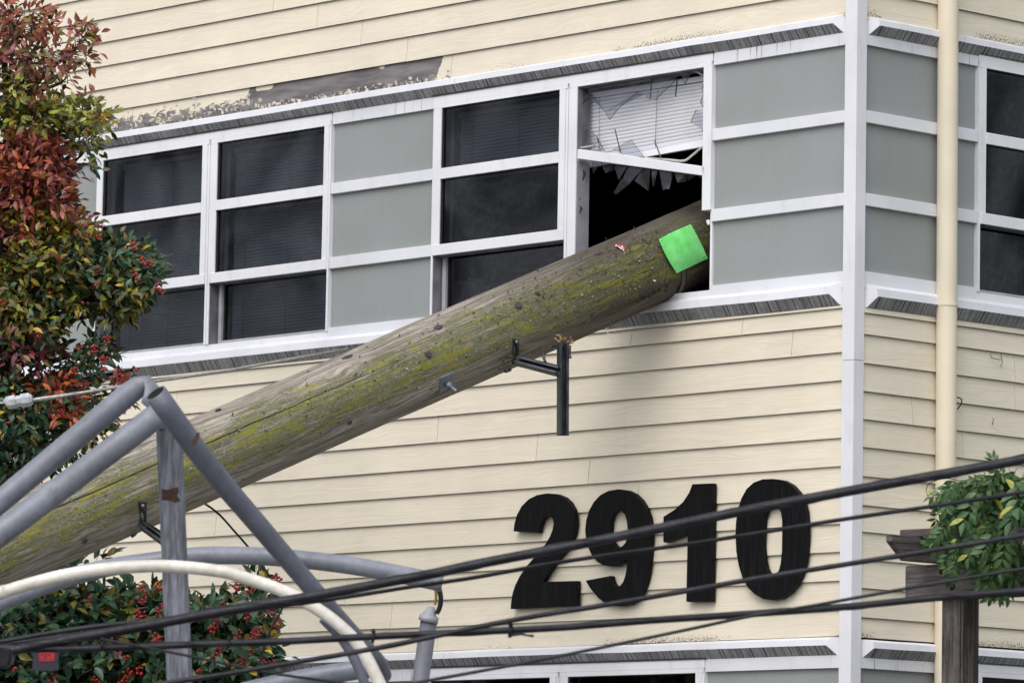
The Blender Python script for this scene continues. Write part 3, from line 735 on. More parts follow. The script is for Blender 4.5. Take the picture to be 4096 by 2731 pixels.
# books on the inner sill, seen through the lower glass left of the pole
shelf_z = 3.44
boxobj('inner_sill', LW, (-3.45, -2.3, -.45, -.17, shelf_z-.03, shelf_z), M_DARK, B)
ZB_ = lambda x, y: (1740+x/6.19, 1050+y/6.19)
M_BOOK = simple('pale_book_cover', (.62, .66, .78), .6, var=.1); M_BOOKB = simple('brown_book_cover', (.16, .085, .045), .6)
for xa, xb, yt, lean, m, lab in ((372, 412, 480, 0, M_BOOK, 'thin pale book at the left end of the books inside the window'), (428, 500, 545, 0, M_BOOK, 'wide pale binder, second book from the left inside the window'),
        (503, 598, 470, 0, M_BOOK, 'widest pale binder standing between the other books inside the window'), (606, 660, 548, 0, M_BOOKB, 'brown book standing among the pale ones inside the window'),
        (668, 728, 540, 0, M_BOOK, 'pale book just right of the brown one'), (742, 800, 462, .05, M_BOOK, 'tall pale book beside the leaning ones'),
        (812, 868, 376, .12, M_BOOK, 'tallest pale book leaning to the left inside the window'), (930, 985, 522, .12, M_BOOK, 'short pale book leaning at the right end of the row')):
    a, b_ = wl(*ZB_(xa, yt), -.30), wl(*ZB_(xb, yt), -.30)
    bm = bmesh.new(); box(bm, LW, a.x, b_.x, -.42, -.30, shelf_z+.001, a.z)
    for v in bm.verts: v.co.x += (a.z-v.co.z)*lean
    tag(obj('book', bm, m), lab, 'book', 'books standing inside the window')

# ------------------------------------------------------------------ house numbers
b4 = lambda x, y: (1900+x/1.7418, 1831+y/1.7418)
b5 = lambda x, y: (2996+x/1.568, 1731+y/1.568)
DIG = [('black numeral two, first of the house number', b4, [(268, 510), (275, 455), (292, 395), (325, 335), (372, 288), (430, 258), (500, 246), (565, 250), (618, 272), (655, 308), (684, 360), (694, 415), (696, 470), (688, 525), (668, 580), (635, 635), (590, 690), (545, 745), (505, 805), (472, 862), (708, 855), (706, 1030), (248, 1050), (252, 1000), (262, 940), (280, 885), (310, 825), (350, 765), (400, 705), (450, 650), (490, 600), (520, 550), (540, 500), (548, 455), (540, 420), (520, 402), (498, 402), (475, 415), (458, 445), (448, 480), (440, 520)], None),
 ('black numeral nine, second of the house number', b4, [(767, 500), (775, 430), (795, 365), (828, 305), (872, 258), (930, 228), (1000, 217), (1060, 225), (1110, 250), (1150, 290), (1185, 345), (1208, 410), (1220, 480), (1222, 560), (1215, 680), (1205, 780), (1190, 860), (1165, 930), (1130, 985), (1080, 1020), (1020, 1032), (960, 1028), (905, 1010), (860, 975), (825, 935), (795, 895), (770, 853), (945, 820), (950, 850), (965, 880), (985, 895), (1010, 890), (1030, 865), (1045, 825), (1055, 770), (1060, 692), (1030, 730), (990, 752), (940, 755), (890, 745), (850, 720), (815, 680), (790, 625), (773, 565)],
  [(938, 500), (940, 450), (950, 405), (968, 378), (995, 362), (1022, 370), (1045, 395), (1058, 440), (1064, 500), (1060, 550), (1048, 590), (1025, 615), (1000, 622), (975, 612), (955, 585), (942, 545)]),
 ('black numeral one, third of the house number', b4, [(1313, 408), (1390, 360), (1450, 305), (1490, 245), (1515, 182), (1655, 176), (1645, 1000), (1472, 1000), (1482, 515), (1440, 545), (1385, 570), (1330, 590), (1312, 585)], None),
 ('black numeral zero, last of the house number', b5, [(-85, 640), (-82, 560), (-70, 480), (-48, 410), (-15, 350), (30, 310), (85, 290), (150, 287), (215, 297), (265, 325), (305, 370), (335, 425), (352, 490), (358, 560), (360, 650), (355, 740), (345, 820), (325, 890), (295, 950), (255, 1000), (205, 1035), (150, 1048), (90, 1040), (35, 1010), (-10, 965), (-42, 905), (-65, 830), (-80, 740)],
  [(82, 700), (84, 610), (90, 540), (105, 490), (130, 462), (155, 455), (180, 465), (200, 495), (208, 550), (208, 640), (206, 740), (198, 820), (185, 865), (165, 885), (140, 890), (120, 880), (102, 845), (90, 790)])]
for lab, fn, outer, hole in DIG:
    loops = [[wl(*fn(*q), .062) for q in outer]]
    if hole: loops.append([wl(*fn(*q), .062) for q in hole])
    flat = [p for l in loops for p in l]; tri = geometry.tessellate_polygon(loops)
    bm = bmesh.new(); A = [bm.verts.new(p) for p in flat]; Bv = [bm.verts.new(p+Vector((0, .034, 0))) for p in flat]
    for f in tri: bm.faces.new([A[i] for i in f]); bm.faces.new([Bv[i] for i in f[::-1]])
    i0 = 0
    for l in loops:
        k = len(l)
        for i in range(k): bm.faces.new((A[i0+i], A[i0+(i+1) % k], Bv[i0+(i+1) % k], Bv[i0+i]))
        i0 += k
    tag(obj('house_number', bm, M_NUM), lab, 'house number', 'black house numbers on the clapboard wall')

# ------------------------------------------------------------------ the fallen utility pole
PW = wl(2650, 1038, 0.0); PB = at(0, 2187, 25.0)
AX = (PW-PB).normalized()
tg = (GZ-PW.z)/AX.z; BASE = PW+AX*tg                       # foot of the pole on the street
TOP = PW+AX*2.2                                            # its head lies inside the room
POLE_LEN = (PW-BASE).length                                # local z of the wall plane
def rad(z): return max(.185, .2295-(POLE_LEN-z)*.0032)
toc = (CAM-PW).normalized(); LX = (toc-AX*toc.dot(AX)).normalized(); LY = AX.cross(LX)
YS = 1 if LY.z > 0 else -1                                # +phi always turns towards the upper side
POLE = thing('utility_pole', 'mossy wooden utility pole rammed through the smashed window', 'utility pole', BASE)
PM = Matrix((LX, LY, AX)).transposed().to_4x4(); PM.translation = BASE
def on_pole(px, py, lift=0.0):
    """point on the pole's street side under a photo pixel, with normal and local (phi, z)"""
    r = ray(px, py); rl = PM.inverted().to_3x3() @ r; ol = PM.inverted() @ CAM; z = POLE_LEN
    for _ in range(4):
        R = rad(z)+lift; a = rl.x**2+rl.y**2; b = 2*(ol.x*rl.x+ol.y*rl.y); c = ol.x**2+ol.y**2-R*R
        D = max(b*b-4*a*c, 0); s = (-b-math.sqrt(D))/(2*a); p = ol+rl*s; z = p.z
    n = Vector((p.x, p.y, 0)).normalized()
    return PM @ p, PM.to_3x3() @ n, math.atan2(YS*p.y, p.x), z
def pl(phi, z, lift=0.0):
    R = rad(z)+lift; return PM @ Vector((R*math.cos(phi), YS*R*math.sin(phi), z))
cr = [on_pole(*q)[2:] for q in ((1000, 1697), (1098, 1651), (1505, 1481), (900, 1742))]
mz = sum(c[1] for c in cr)/4; mp_ = sum(c[0] for c in cr)/4
ka = sum((c[1]-mz)*(c[0]-mp_) for c in cr)/sum((c[1]-mz)**2 for c in cr)
M_POLE = pole_mat((ka, mp_-ka*mz))
V, F = [], []; SEG = 72; zs = []
z = 0
while z < POLE_LEN+2.2: zs.append(z); z += .22 if z < POLE_LEN-6.5 else .035
for z in zs:
    for k in range(SEG):
        a = 2*math.pi*k/SEG; d = noise.fractal(Vector((math.cos(a)*1.1, math.sin(a)*1.1, z*.55)), .9, 2.0, 4)*.006
        d += noise.noise(Vector((math.cos(a)*9, math.sin(a)*9, z*1.1)))*.0022
        R = rad(z)+d; V.append((R*math.cos(a), R*math.sin(a), z))
for i in range(len(zs)-1):
    for k in range(SEG): F.append((i*SEG+k, i*SEG+(k+1) % SEG, (i+1)*SEG+(k+1) % SEG, (i+1)*SEG+k))
F.append(tuple(range(SEG))[::-1]); F.append(tuple((len(zs)-1)*SEG+k for k in range(SEG)))
me = bpy.data.meshes.new('trunk'); me.from_pydata(V, [], F); me.materials.append(M_POLE); me.polygons.foreach_set('use_smooth', [True]*len(F)); me.update()
inst('trunk', me, PM, POLE)
# knots
for px, py, a, b in ((1752, 1310, 26, 12), (1390, 1430, 30, 13), (1712, 1418, 17, 15), (2070, 1222, 17, 16), (873, 1642, 18, 9), (2150, 1175, 14, 10), (2390, 1015, 20, 12), (2368, 1255, 12, 15), (1398, 1688, 12, 11), (2072, 1222, 20, 18), (2010, 1443, 9, 6), (338, 2162, 14, 11)):
    P, n, phi, z = on_pole(px, py); ra, rb = pxr(a, 26.5), pxr(b, 26.5); R = rad(z)
    bm = bmesh.new(); c0 = bm.verts.new(pl(phi, z, .0085)); ring = []; ring2 = []
    for k in range(14):
        t_ = 2*math.pi*k/14; w = random.uniform(.85, 1.12)
        ring.append(bm.verts.new(pl(phi+rb*w*math.sin(t_)*.75/R, z+ra*w*math.cos(t_)*.75, .0085))); ring2.append(bm.verts.new(pl(phi+rb*w*math.sin(t_)/R, z+ra*w*math.cos(t_), .002)))
    for k in range(14):
        j = (k+1) % 14; bm.faces.new((c0, ring[k], ring[j])); bm.faces.new((ring[k], ring2[k], ring2[j], ring[j]))
    obj('knot', bm, M_KNOT, POLE)
# lichen flakes, moss tufts and splinters standing off the wood
V, F, MI = [], [], []
NQ = [on_pole(*q)[2:] for q in ((2625, 950), (2765, 890), (2836, 1040), (2700, 1100))]
def flake(phi, z, s, lift, mi, stretch=1.0, dark=False):
    if min(q[1] for q in NQ) < z < max(q[1] for q in NQ) and min(q[0] for q in NQ) < phi < max(q[0] for q in NQ): return
    P = pl(phi, z, .004); n = (PM.to_3x3() @ Vector((math.cos(phi), YS*math.sin(phi), 0))); tz = AX.copy(); tp = n.cross(tz)
    a = random.uniform(0, 6.28) if stretch == 1 else random.gauss(0, .35)
    e1 = (tz*math.cos(a)+tp*math.sin(a)); e2 = n.cross(e1)
    e1 = (e1+n*random.uniform(-.2, .9)*lift).normalized()
    i = len(V); V.extend([P-e2*s*.4/stretch, P+e1*s*stretch*.5-e2*s*.45/stretch+n*s*.3*lift, P+e1*s*stretch+n*s*.25*lift, P+e1*s*.5*stretch+e2*s*.5/stretch+n*s*.4*lift, P+e2*s*.3/stretch])
    F.append((i, i+1, i+2, i+3, i+4)); MI.append(mi)
z1 = POLE_LEN
for k in range(1500):
    z = z1-random.random()*5.2; phi = random.gauss(.08, .5)
    if noise.noise(Vector((phi*3, z*2.2, 3.3))) < random.uniform(-.1, .35): continue
    flake(phi, z, random.choice((.004, .005, .006, .008, .010, .014)), random.uniform(.2, .9), 0 if random.random() < .5 else 1, random.choice((1, 1.4, 1.8)))
for k in range(330):
    z = z1-abs(random.gauss(0, 1.5))-.0; phi = random.gauss(.35, .5)
    if .10 < z1-z < .0 or (z > z1-.12): continue
    flake(phi, z, random.uniform(.005, .013), 1.0, 2, 1.5)
fl = obj_raw('lichen_and_splinters', V, F, [M_LICHEN, M_LICHEN_Y, M_BARKCHIP], POLE, MI); fl['kind'] = 'stuff'

def channel(name, p, q, w, d, face, mats, parent, th=None):
    """open steel channel from p to q; face = direction of the open side"""
    p, q = Vector(p), Vector(q); t_ = (q-p).normalized(); f = (face-t_*face.dot(t_)).normalized(); s = t_.cross(f); th = th or w*.14
    pr = [(-w/2, d/2), (-w/2, -d/2), (w/2, -d/2), (w/2, d/2), (w/2-th*1.8, d/2), (w/2-th*1.8, d/2-th), (w/2-th, d/2-th), (w/2-th, -d/2+th), (-w/2+th, -d/2+th), (-w/2+th, d/2-th), (-w/2+th*1.8, d/2-th), (-w/2+th*1.8, d/2)]
    bm = bmesh.new(); prism(bm, [p+s*a+f*b for a, b in pr], [q+s*a+f*b for a, b in pr], cap=False)
    return obj(name, bm, mats, parent)
def plate(name, corners, n, th, mats, parent):
    bm = bmesh.new(); prism(bm, corners, [c+n*th for c in corners]); return obj(name, bm, mats, parent)
toCam = -FW
def dpole(px, py): return (on_pole(px, py)[0]-CAM).dot(FW)
# upper bracket: strap, arm, hanging channel, brace, bolts
d0 = dpole(2065, 1420)
strap = [on_pole(x, y, .012)[0] for x, y in ((2055, 1358), (2076, 1358), (2076, 1400), (2076, 1459), (2056, 1459), (2055, 1400))]
plate('bracket_strap', strap, (on_pole(2065, 1400)[1]), -.02, M_STEEL, POLE)
dB = d0-.12
channel('bracket_arm', at(2066, 1443, d0-.02), at(2235, 1487, dB-.05), pxr(30, 26.5), .05, toCam+UP*.4, M_STEEL, POLE)
channel('bracket_arm', at(2072, 1428, d0+.03), at(2245, 1468, dB), pxr(12, 26.5), .03, toCam, M_STEEL, POLE)
hang = channel('hanging_channel', at(2252, 1372, dB), at(2251, 1742, dB), pxr(41, 26.5), .05, toCam+RT*.3, M_STEEL, POLE)
tubeobj('brace_rod', [at(2162, 1388, d0), at(2181, 1448, dB)], pxr(6, 26.5), M_STEEL, POLE, 8)
tubeobj('bolt', [at(2281, 1380, dB-.02), at(2279, 1424, dB-.02), at(2279, 1425, dB-.02), at(2279, 1433, dB-.02)], [pxr(4, 26.5), pxr(4, 26.5), pxr(8, 26.5), pxr(8, 26.5)], M_STEEL, POLE, 10)
tubeobj('bolt', [on_pole(2067, 1367, .0)[0], on_pole(2067, 1367, .035)[0]], pxr(7, 26.5), M_STEEL_L, POLE, 8)
tubeobj('bolt', [at(2040, 1478, d0+.02), at(2022, 1484, d0-.03)], pxr(8, 26.5), M_STEEL, POLE, 8)
tubeobj('bolt', [at(2215, 1387, d0), at(2250, 1386, dB)], pxr(8, 26.5), M_STEEL, POLE, 8)
V, F = [], []
for k in range(46):
    c = at(random.uniform(2228, 2292), random.gauss(1358, 9), dB+random.uniform(-.04, .06)); dr = (RT*random.uniform(-1, 1)+UP*random.gauss(.0, .35)+toCam*random.uniform(-.2, .6)).normalized()
    ln = random.uniform(.02, .065); s = dr.orthogonal().normalized()*random.uniform(.002, .006); i = len(V)
    V.extend([c-dr*ln*.5-s, c-dr*ln*.5+s, c+dr*ln*.5]); V.append(c+dr.cross(s).normalized()*.003); F.extend([(i, i+1, i+2), (i, i+3, i+2), (i+1, i+2, i+3)])
MI = [random.choice((0, 0, 1, 1, 1)) for _ in F]
sp = obj_raw('splintered_wood', V, F, [M_SPLINT, M_BARKCHIP], POLE, MI); sp['kind'] = 'stuff'
# lower bracket behind the grey post
d1 = dpole(575, 2080)
strap = [on_pole(x, y, .012)[0] for x, y in ((558, 2008), (588, 2008), (586, 2060), (584, 2108), (560, 2108))]
plate('bracket_strap', strap, on_pole(572, 2060)[1], -.02, M_STEEL, POLE)
channel('bracket_arm', at(572, 2104, d1-.03), at(690, 2190, d1-.25), pxr(26, 25.3), .05, toCam+UP*.4, M_STEEL, POLE)
channel('bracket_arm', at(585, 2092, d1+.02), at(690, 2158, d1-.2), pxr(11, 25.3), .03, toCam, M_STEEL, POLE)
tubeobj('bolt', [on_pole(572, 2022, 0)[0], on_pole(572, 2022, .03)[0]], pxr(7, 25), M_STEEL_L, POLE, 8)
tubeobj('bolt', [at(545, 2132, d1), at(525, 2146, d1)], pxr(7, 25), M_STEEL, POLE, 8)
# washer plate and bolt
cs = [on_pole(x, y, .012)[0] for x, y in ((1765, 1511), (1819, 1490), (1817, 1541), (1758, 1573))]
plate('washer_plate', cs, (on_pole(1790, 1530)[1]), -.016, M_STEEL_L, POLE)
bp = on_pole(1791, 1536, .012)[0]; bq = at(1824, 1563, (bp-CAM).dot(FW)-.09)
tubeobj('bolt', [bp, bp.lerp(bq, .28), bp.lerp(bq, .285), bq], [pxr(14, 26.4), pxr(14, 26.4), pxr(7, 26.4), pxr(7, 26.4)], M_STEEL_L, POLE, 6)
# groove band near the window, brand marks, paint chip
def patch(name, pts, lift, mats, parent, sub=3):
    P = [on_pole(x, y, lift) for x, y in pts]; n = sum((p[1] for p in P), Vector()).normalized()
    bm = bmesh.new(); prism(bm, [p[0] for p in P], [p[0]-n*.004 for p in P]); return obj(name, bm, mats, parent)
gz = on_pole(2727, 1140)[3]
bm = bmesh.new(); rr = []
for k in range(26):
    a = -1.15+1.5*k/25; rr.append([bm.verts.new(pl(a, gz+dz, l)) for dz, l in ((-.016, .006), (-.012, .013), (.010, .013), (.022, .009))])
for k in range(25):
    for i in range(3): bm.faces.new((rr[k][i], rr[k][i+1], rr[k+1][i+1], rr[k+1][i])).material_index = 1 if i == 2 else 0
obj('pole_band', bm, [simple('weathered_band', (.085, .07, .055), .8, var=.3, scale=25), M_MARK_SHADE], POLE)
SB = lambda x, y: (2500+x/7.84, 1080+y/7.84)
for q in (((395, 960), (425, 945), (425, 1000), (385, 1010)), ((525, 850), (625, 815), (635, 830), (530, 872)), ((525, 870), (550, 862), (540, 940), (515, 945)), ((600, 830), (632, 825), (618, 925), (590, 935)), ((540, 905), (610, 880), (605, 905), (535, 925)),
          ((650, 845), (740, 815), (742, 830), (652, 865)), ((770, 780), (865, 730), (870, 750), (775, 800)), ((760, 845), (840, 835), (830, 860), (755, 865)), ((770, 780), (785, 775), (775, 845), (760, 850)), ((900, 685), (985, 645), (990, 670), (905, 700)), ((895, 700), (920, 690), (910, 760), (885, 770)), ((940, 710), (975, 695), (970, 735), (935, 745)),
          ((1065, 590), (1110, 570), (1112, 600), (1070, 610)), ((1080, 620), (1110, 605), (1108, 660), (1078, 665)), ((1040, 665), (1110, 640), (1108, 660), (1040, 685)), ((1290, 530), (1365, 470), (1360, 490), (1295, 548)), ((1345, 480), (1362, 472), (1350, 570), (1330, 575)), ((1255, 650), (1335, 605), (1340, 640), (1250, 690))):
    patch('brand_mark', [SB(*p) for p in q], .0078, M_MARK_SHADE, POLE)
patch('paint_chip', [SB(*p) for p in ((890, 325), (915, 305), (985, 330), (940, 370))], .010, M_TAGWHITE, POLE)
patch('paint_chip', [SB(*p) for p in ((455, 500), (490, 490), (490, 545), (460, 545))], .010, M_LICHEN, POLE)
# frayed strand hanging below the pole
fs = [at(x, y, d0+.2) for x, y in ((2424, 1311), (2432, 1335), (2442, 1352), (2456, 1373))]
bm = bmesh.new(); sv = RT*pxr(4, 27)
prism(bm, [fs[0]-sv*.4, fs[1]-sv*.5, fs[2]-sv, fs[3]-sv*1.2, fs[3]+sv*1.2, fs[2]+sv, fs[1]+sv*.5, fs[0]+sv*.4], [p+FW*.003 for p in (fs[0]-sv*.4, fs[1]-sv*.5, fs[2]-sv, fs[3]-sv*1.2, fs[3]+sv*1.2, fs[2]+sv, fs[1]+sv*.5, fs[0]+sv*.4)])
obj('frayed_strip', bm, M_GASKET, POLE)

# green notice sheet
cn = [(2635, 957), (2763, 897), (2831, 1034), (2707, 1093)]
V, F = [], []; n = 14
for i in range(n+1):
    for j in range(n+1):
        u, v = i/n, j/n
        x = (cn[0][0]*(1-u)+cn[1][0]*u)*(1-v)+(cn[3][0]*(1-u)+cn[2][0]*u)*v; y = (cn[0][1]*(1-u)+cn[1][1]*u)*(1-v)+(cn[3][1]*(1-u)+cn[2][1]*u)*v
        x += 9*math.sin(math.pi*v)*(u-.6); y += -3*math.sin(math.pi*u)*(1-v)
        lift = .024+.004*noise.noise(Vector((u*5, v*2.2, 1)))+.022*max(0, u-.8)*max(0, v-.6)*12+.012*max(0, .12-u)*4*(1-v)-.0035*max(0, 1-abs(u-.47)*14)-.003*max(0, 1-abs(v-.52)*14)
        P, nn, _, _ = on_pole(min(x, 2836), y, lift); V.append(P)
for i in range(n):
    for j in range(n): F.append((i*(n+1)+j, (i+1)*(n+1)+j, (i+1)*(n+1)+j+1, i*(n+1)+j+1))
NO = obj_raw('paper_notice', V, F, M_NOTICE, None, smooth=True)
for q in ((2648, 962), (2756, 908), (2704, 1080), (2816, 1030)):
    P, nn, _, _ = on_pole(*q, .036); bm = bmesh.new(); tube(bm, [P-AX*.006, P+AX*.006], .0012, 5); obj('staple', bm, M_STEEL, NO)
tag(NO, 'bright green paper sheet stapled on the pole at the broken window', 'notice')
# red tag with a white zigzag
Z8 = lambda x, y: (2300+x/2.851, 750+y/2.851)
RTG = thing('pole_tag', 'small red tag with white zigzag stuck on the pole', 'tag', on_pole(*Z8(520, 675), .01)[0])
patch('tag_body', [Z8(*q) for q in ((458, 660), (490, 630), (578, 690), (560, 716))], .013, M_RED, RTG)
for q in (((456, 654), (480, 652), (483, 668), (460, 668)), ((478, 662), (484, 655), (548, 705), (543, 712)), ((514, 690), (520, 686), (542, 655), (535, 655)), ((535, 655), (542, 653), (556, 704), (549, 706)), ((545, 700), (566, 708), (560, 721), (542, 716)), ((520, 692), (535, 675), (540, 680), (526, 696))):
    cx_, cy_ = sum(p[0] for p in q)/4, sum(p[1] for p in q)/4; patch('white_mark', [Z8(cx_+(p[0]-cx_)*.72, cy_+(p[1]-cy_)*.72) for p in q], .016, M_TAGWHITE, RTG)

# ------------------------------------------------------------------ broken conduits in front
ZG = GZ-.1
b1 = lambda x, y: (x/2.1456, 1400+y/2.1456); b2 = lambda x, y: (x/2.1456, 2000+y/2.1456); b3 = lambda x, y: (800+x/1.7418, 1831+y/1.7418)
def down(P, d=Vector((0, 0, -1))):           # carry a run on to the ground
    return Vector((P.x, P.y, ZG))
D = 21.8
pts = [at(-900, 2756, D-.6), at(-300, 2257, D-.2), at(0, 2006, D), at(280, 1772, D), at(510, 1578, D), at(556, 1545, D), at(590, 1535, D), at(612, 1556, D-.02), at(604, 1592, D-.06), at(583, 1622, D-.08)]
pts = [Vector((pts[0].x-.5, pts[0].y-.3, ZG))]+pts
tag(tubeobj('conduit_pipe', pts, [pxr(v, D) for v in (47, 47, 47, 47, 47, 47, 46, 43, 38, 33, 24)], M_PIPE, None, 24, flat=[1, 1, 1, 1, 1, 1, .95, .8, .6, .45, .25]),
    'grey conduit rising from the left and crumpled over at its tip', 'conduit', 'broken conduits in the foreground')
D = 21.7
pts = [at(-900, 2812, D-.6), at(-300, 2360, D-.2), at(0, 2134, D), at(300, 1909, D), at(598, 1684, D), at(640, 1655, D+.02)]
pts = [Vector((pts[0].x-.4, pts[0].y-.6, ZG))]+pts
tag(tubeobj('conduit_pipe', pts, pxr(51, D), M_PIPE, None, 24), 'grey conduit below the crumpled one, ending at the square post', 'conduit', 'broken conduits in the foreground')
D = 21.55
pts = [at(622, 1572, D-.25), at(834, 1862, D-.1), at(1040, 2106, D+.05), at(1248, 2351, D+.2), at(1368, 2491, D+.3), at(1475, 2610, D+.42), at(1512, 2655, D+.5), at(1530, 2700, D+.6)]
P2 = catmull(pts, 4)
CP = tag(tubeobj('conduit_pipe', P2, [pxr(46-8*min(1, i/12), D) for i in range(len(P2))], [M_PIPE_D, M_MARK_SHADE], None, 24, hollow=.008), 'dark grey conduit with an open top slanting down to the right', 'conduit', 'broken conduits in the foreground')  # second material paints the bore black, standing in for its shade
plate('rust_patch', [at(*b1(*q), 21.255) for q in ((1652, 778), (1690, 712), (1708, 705), (1703, 745), (1678, 800), (1655, 822))], FW, .05, M_RUST, CP)
# square post
D = 21.95; PT = thing('metal_post', 'square grey weathered post with a brown rust patch, standing upright', 'post', Vector((at(720, 2750, D).x, at(720, 2750, D).y, ZG)))
top, bot = at(676, 1722, D), at(722, 2800, D); dr = (top-bot).normalized(); bot2 = bot+dr*((ZG-bot.z)/dr.z)
sx = (RT-dr*RT.dot(dr)).normalized(); sy = dr.cross(sx)
hw = pxr(49, D); bm = bmesh.new()
ring = [(-hw, -hw*.8), (-hw*.8, -hw), (hw*.25, -hw), (hw*.30, -hw*.94), (hw*.8, -hw*.98), (hw, -hw*.8), (hw, hw*.9), (-hw, hw*.9)]
if sy.dot(toCam) > 0: ring = [(a, -b) for a, b in ring]
prism(bm, [bot2+sx*a+sy*b for a, b in ring], [top+sx*a+sy*b for a, b in ring]); obj('post_shaft', bm, M_POSTGREY, PT)
c0 = D-hw*1.03
cs = [at(*b1(*q), c0) for q in ((1392, 1190), (1440, 1198), (1525, 1172), (1532, 1210), (1518, 1245), (1548, 1290), (1500, 1302), (1440, 1288), (1388, 1285))]
plate('rust_patch', cs, FW, .006, M_RUST, PT)
tubeobj('post_collar', [at(632, 1700, D-.02), at(700, 1755, D-.02), at(720, 1762, D-.02)], [pxr(16, D), pxr(20, D), pxr(8, D)], M_STEEL, PT, 10)
# arched grey conduit
D = 23.0
pts = [at(*q, D) for q in ((-420, 2640), (-220, 2520), (0, 2410), (210, 2330), (419, 2272), (648, 2238), (800, 2222), (1000, 2222), (1202, 2236), (1432, 2265), (1632, 2302), (1770, 2330))]
pts = [Vector((pts[0].x-.6, pts[0].y-.2, ZG))]+pts
tag(tubeobj('conduit_pipe', catmull(pts, 6), pxr(36, D), M_PIPE, None, 20), 'grey conduit arching behind the square post to the riser', 'conduit', 'broken conduits in the foreground')
# cream arched conduit
D = 21.2
pts = [at(*q, D) for q in ((-420, 2555), (-200, 2450), (0, 2371), (233, 2305), (419, 2275), (652, 2263), (885, 2284), (972, 2308), (1116, 2356), (1259, 2428), (1374, 2514), (1449, 2600), (1518, 2731), (1570, 2850), (1640, 3050))]
pts = [Vector((pts[0].x-.6, pts[0].y-.2, ZG))]+pts+[Vector((pts[-1].x+.3, pts[-1].y, ZG))]
CW = thing('conduit_pipe', 'cream white conduit arching across in front of the post', 'conduit', pts[0], 'broken conduits in the foreground')
tubeobj('pipe_run', catmull(pts, 6), pxr(25.5, D), M_PIPE_W, CW, 20)
tubeobj('coupling', [at(-30, 2382, D), at(24, 2363, D)], pxr(28, D), M_PIPE_W, CW, 20)
# dark one running under it and the low arch
D = 21.9
pts = catmull([at(*q, D) for q in ((1290, 2470), (1372, 2560), (1425, 2650), (1470, 2760))], 5)+[down(at(1500, 2900, D))]
tag(tubeobj('conduit_pipe', pts, pxr(20, D), M_PIPE_D, None, 14), 'thin dark conduit just under the lower end of the cream one', 'conduit', 'broken conduits in the foreground')
D = 22.8
pts = [at(*q, D) for q in ((450, 3060), (800, 2842), (950, 2775), (1100, 2737), (1250, 2706), (1400, 2682), (1505, 2668), (1545, 2672))]
pts = [down(pts[0])]+pts
tag(tubeobj('conduit_pipe', catmull(pts, 5), pxr(39, D), M_PIPE, None, 20), 'grey conduit curving low along the bottom edge', 'conduit', 'broken conduits in the foreground')
# riser with weatherhead
D = 23.6; up_, dn_ = at(1716, 2480, D), at(1676, 2760, D); dv = (up_-dn_).normalized(); gfoot = dn_+dv*((ZG-dn_.z)/dv.z)
RS = thing('service_riser', 'slate grey upright riser with a conical weatherhead cap', 'riser', gfoot, None)
tubeobj('riser_pipe', [gfoot, up_], pxr(34, D), M_STUB, RS, 20)
cq = lambda x, y: (1350+x/3.26, 2250+y/3.26)
c1, c2, c3, c4 = at(*cq(1180, 765), D), at(*cq(1197, 690), D), at(*cq(1205, 655), D), at(*cq(1232, 570), D)
tubeobj('weatherhead', [c1, c1+(c2-c1)*.02, c2, c2+(c3-c2)*.1, c3, c4], [pxr(34, D), pxr(40, D), pxr(39, D), pxr(33, D), pxr(26, D), pxr(13, D)], simple('pale_grey_cap', (.30, .31, .35), .5, var=.15), RS, 20)
cp = catmull([at(*cq(*q), D-.02) for q in ((1290, 660), (1325, 600), (1345, 520), (1345, 430), (1325, 340), (1300, 280), (1250, 250))], 5)
o = tubeobj('riser_cable', cp, pxr(10, D), M_CABLE, RS, 10)
cp = catmull([at(*cq(*q), D-.05) for q in ((1270, 545), (1283, 480), (1285, 400), (1270, 330), (1235, 290))], 5)
tubeobj('riser_cable', cp, pxr(6, D), simple('yellow_striped_cable', (.20, .15, .01), .5), RS, 8)
tubeobj('riser_cable', [at(*cq(1328, 175), D-.02), at(*cq(1325, 250), D-.02), at(*cq(1325, 330), D-.02)], pxr(9, D), M_CABLE, RS, 8)

# ------------------------------------------------------------------ overhead cables
GRP = 'black overhead cables crossing the lower front'
def cable(label, pts, w, D, ext=(1, 1), strands=None, name='overhead_cable'):
    P = [at(x, y, D) for x, y in pts]
    if ext[0]: P = [P[0]+(P[0]-P[1]).normalized()*ext[0]]+P
    if ext[1]: P = P+[P[-1]+(P[-1]-P[-2]).normalized()*ext[1]]
    C_ = catmull(P, 6); R = pxr(w*.56, D)
    if not strands:
        o = tubeobj(name, C_, R, M_CABLE, None, 10)
        tag(o, label, 'cable', GRP); return o
    T = thing(name, label, 'cable', C_[0], GRP); L_ = 0; acc = [0]
    # resample finely so lashed strands can twist about each other
    Q = []
    for i in range(len(C_)-1):
        m = max(1, int((C_[i+1]-C_[i]).length/.03))
        for k in range(m): Q.append(C_[i].lerp(C_[i+1], k/m))
    Q.append(C_[-1]); Tn, Nn = frames(Q)
    S = [p+UP*.0016*noise.noise(p*1.7) for p in Q]
    tubeobj('cable_core', S, R, M_CABLE, T, 12)
    S = []
    for i, p in enumerate(Q):
        a = i*.03*11; b_ = Tn[i].cross(Nn[i]); S.append(p+(Nn[i]*math.cos(a)+b_*math.sin(a))*R*1.02)
    tubeobj('lashing_wire', S, R*.10, M_CABLE, T, 5)
    return T
D = 20.2
C1 = [(0, 2610), (280, 2555), (559, 2506), (800, 2460), (1121, 2405), (1317, 2371), (1719, 2296), (1900, 2257), (2348, 2170), (2606, 2118), (3000, 2038), (3379, 1967), (3729, 1903), (4096, 1836)]
cable('thickest black cable, topmost of those crossing the house number', C1, 36, D, (8, 9), 2)
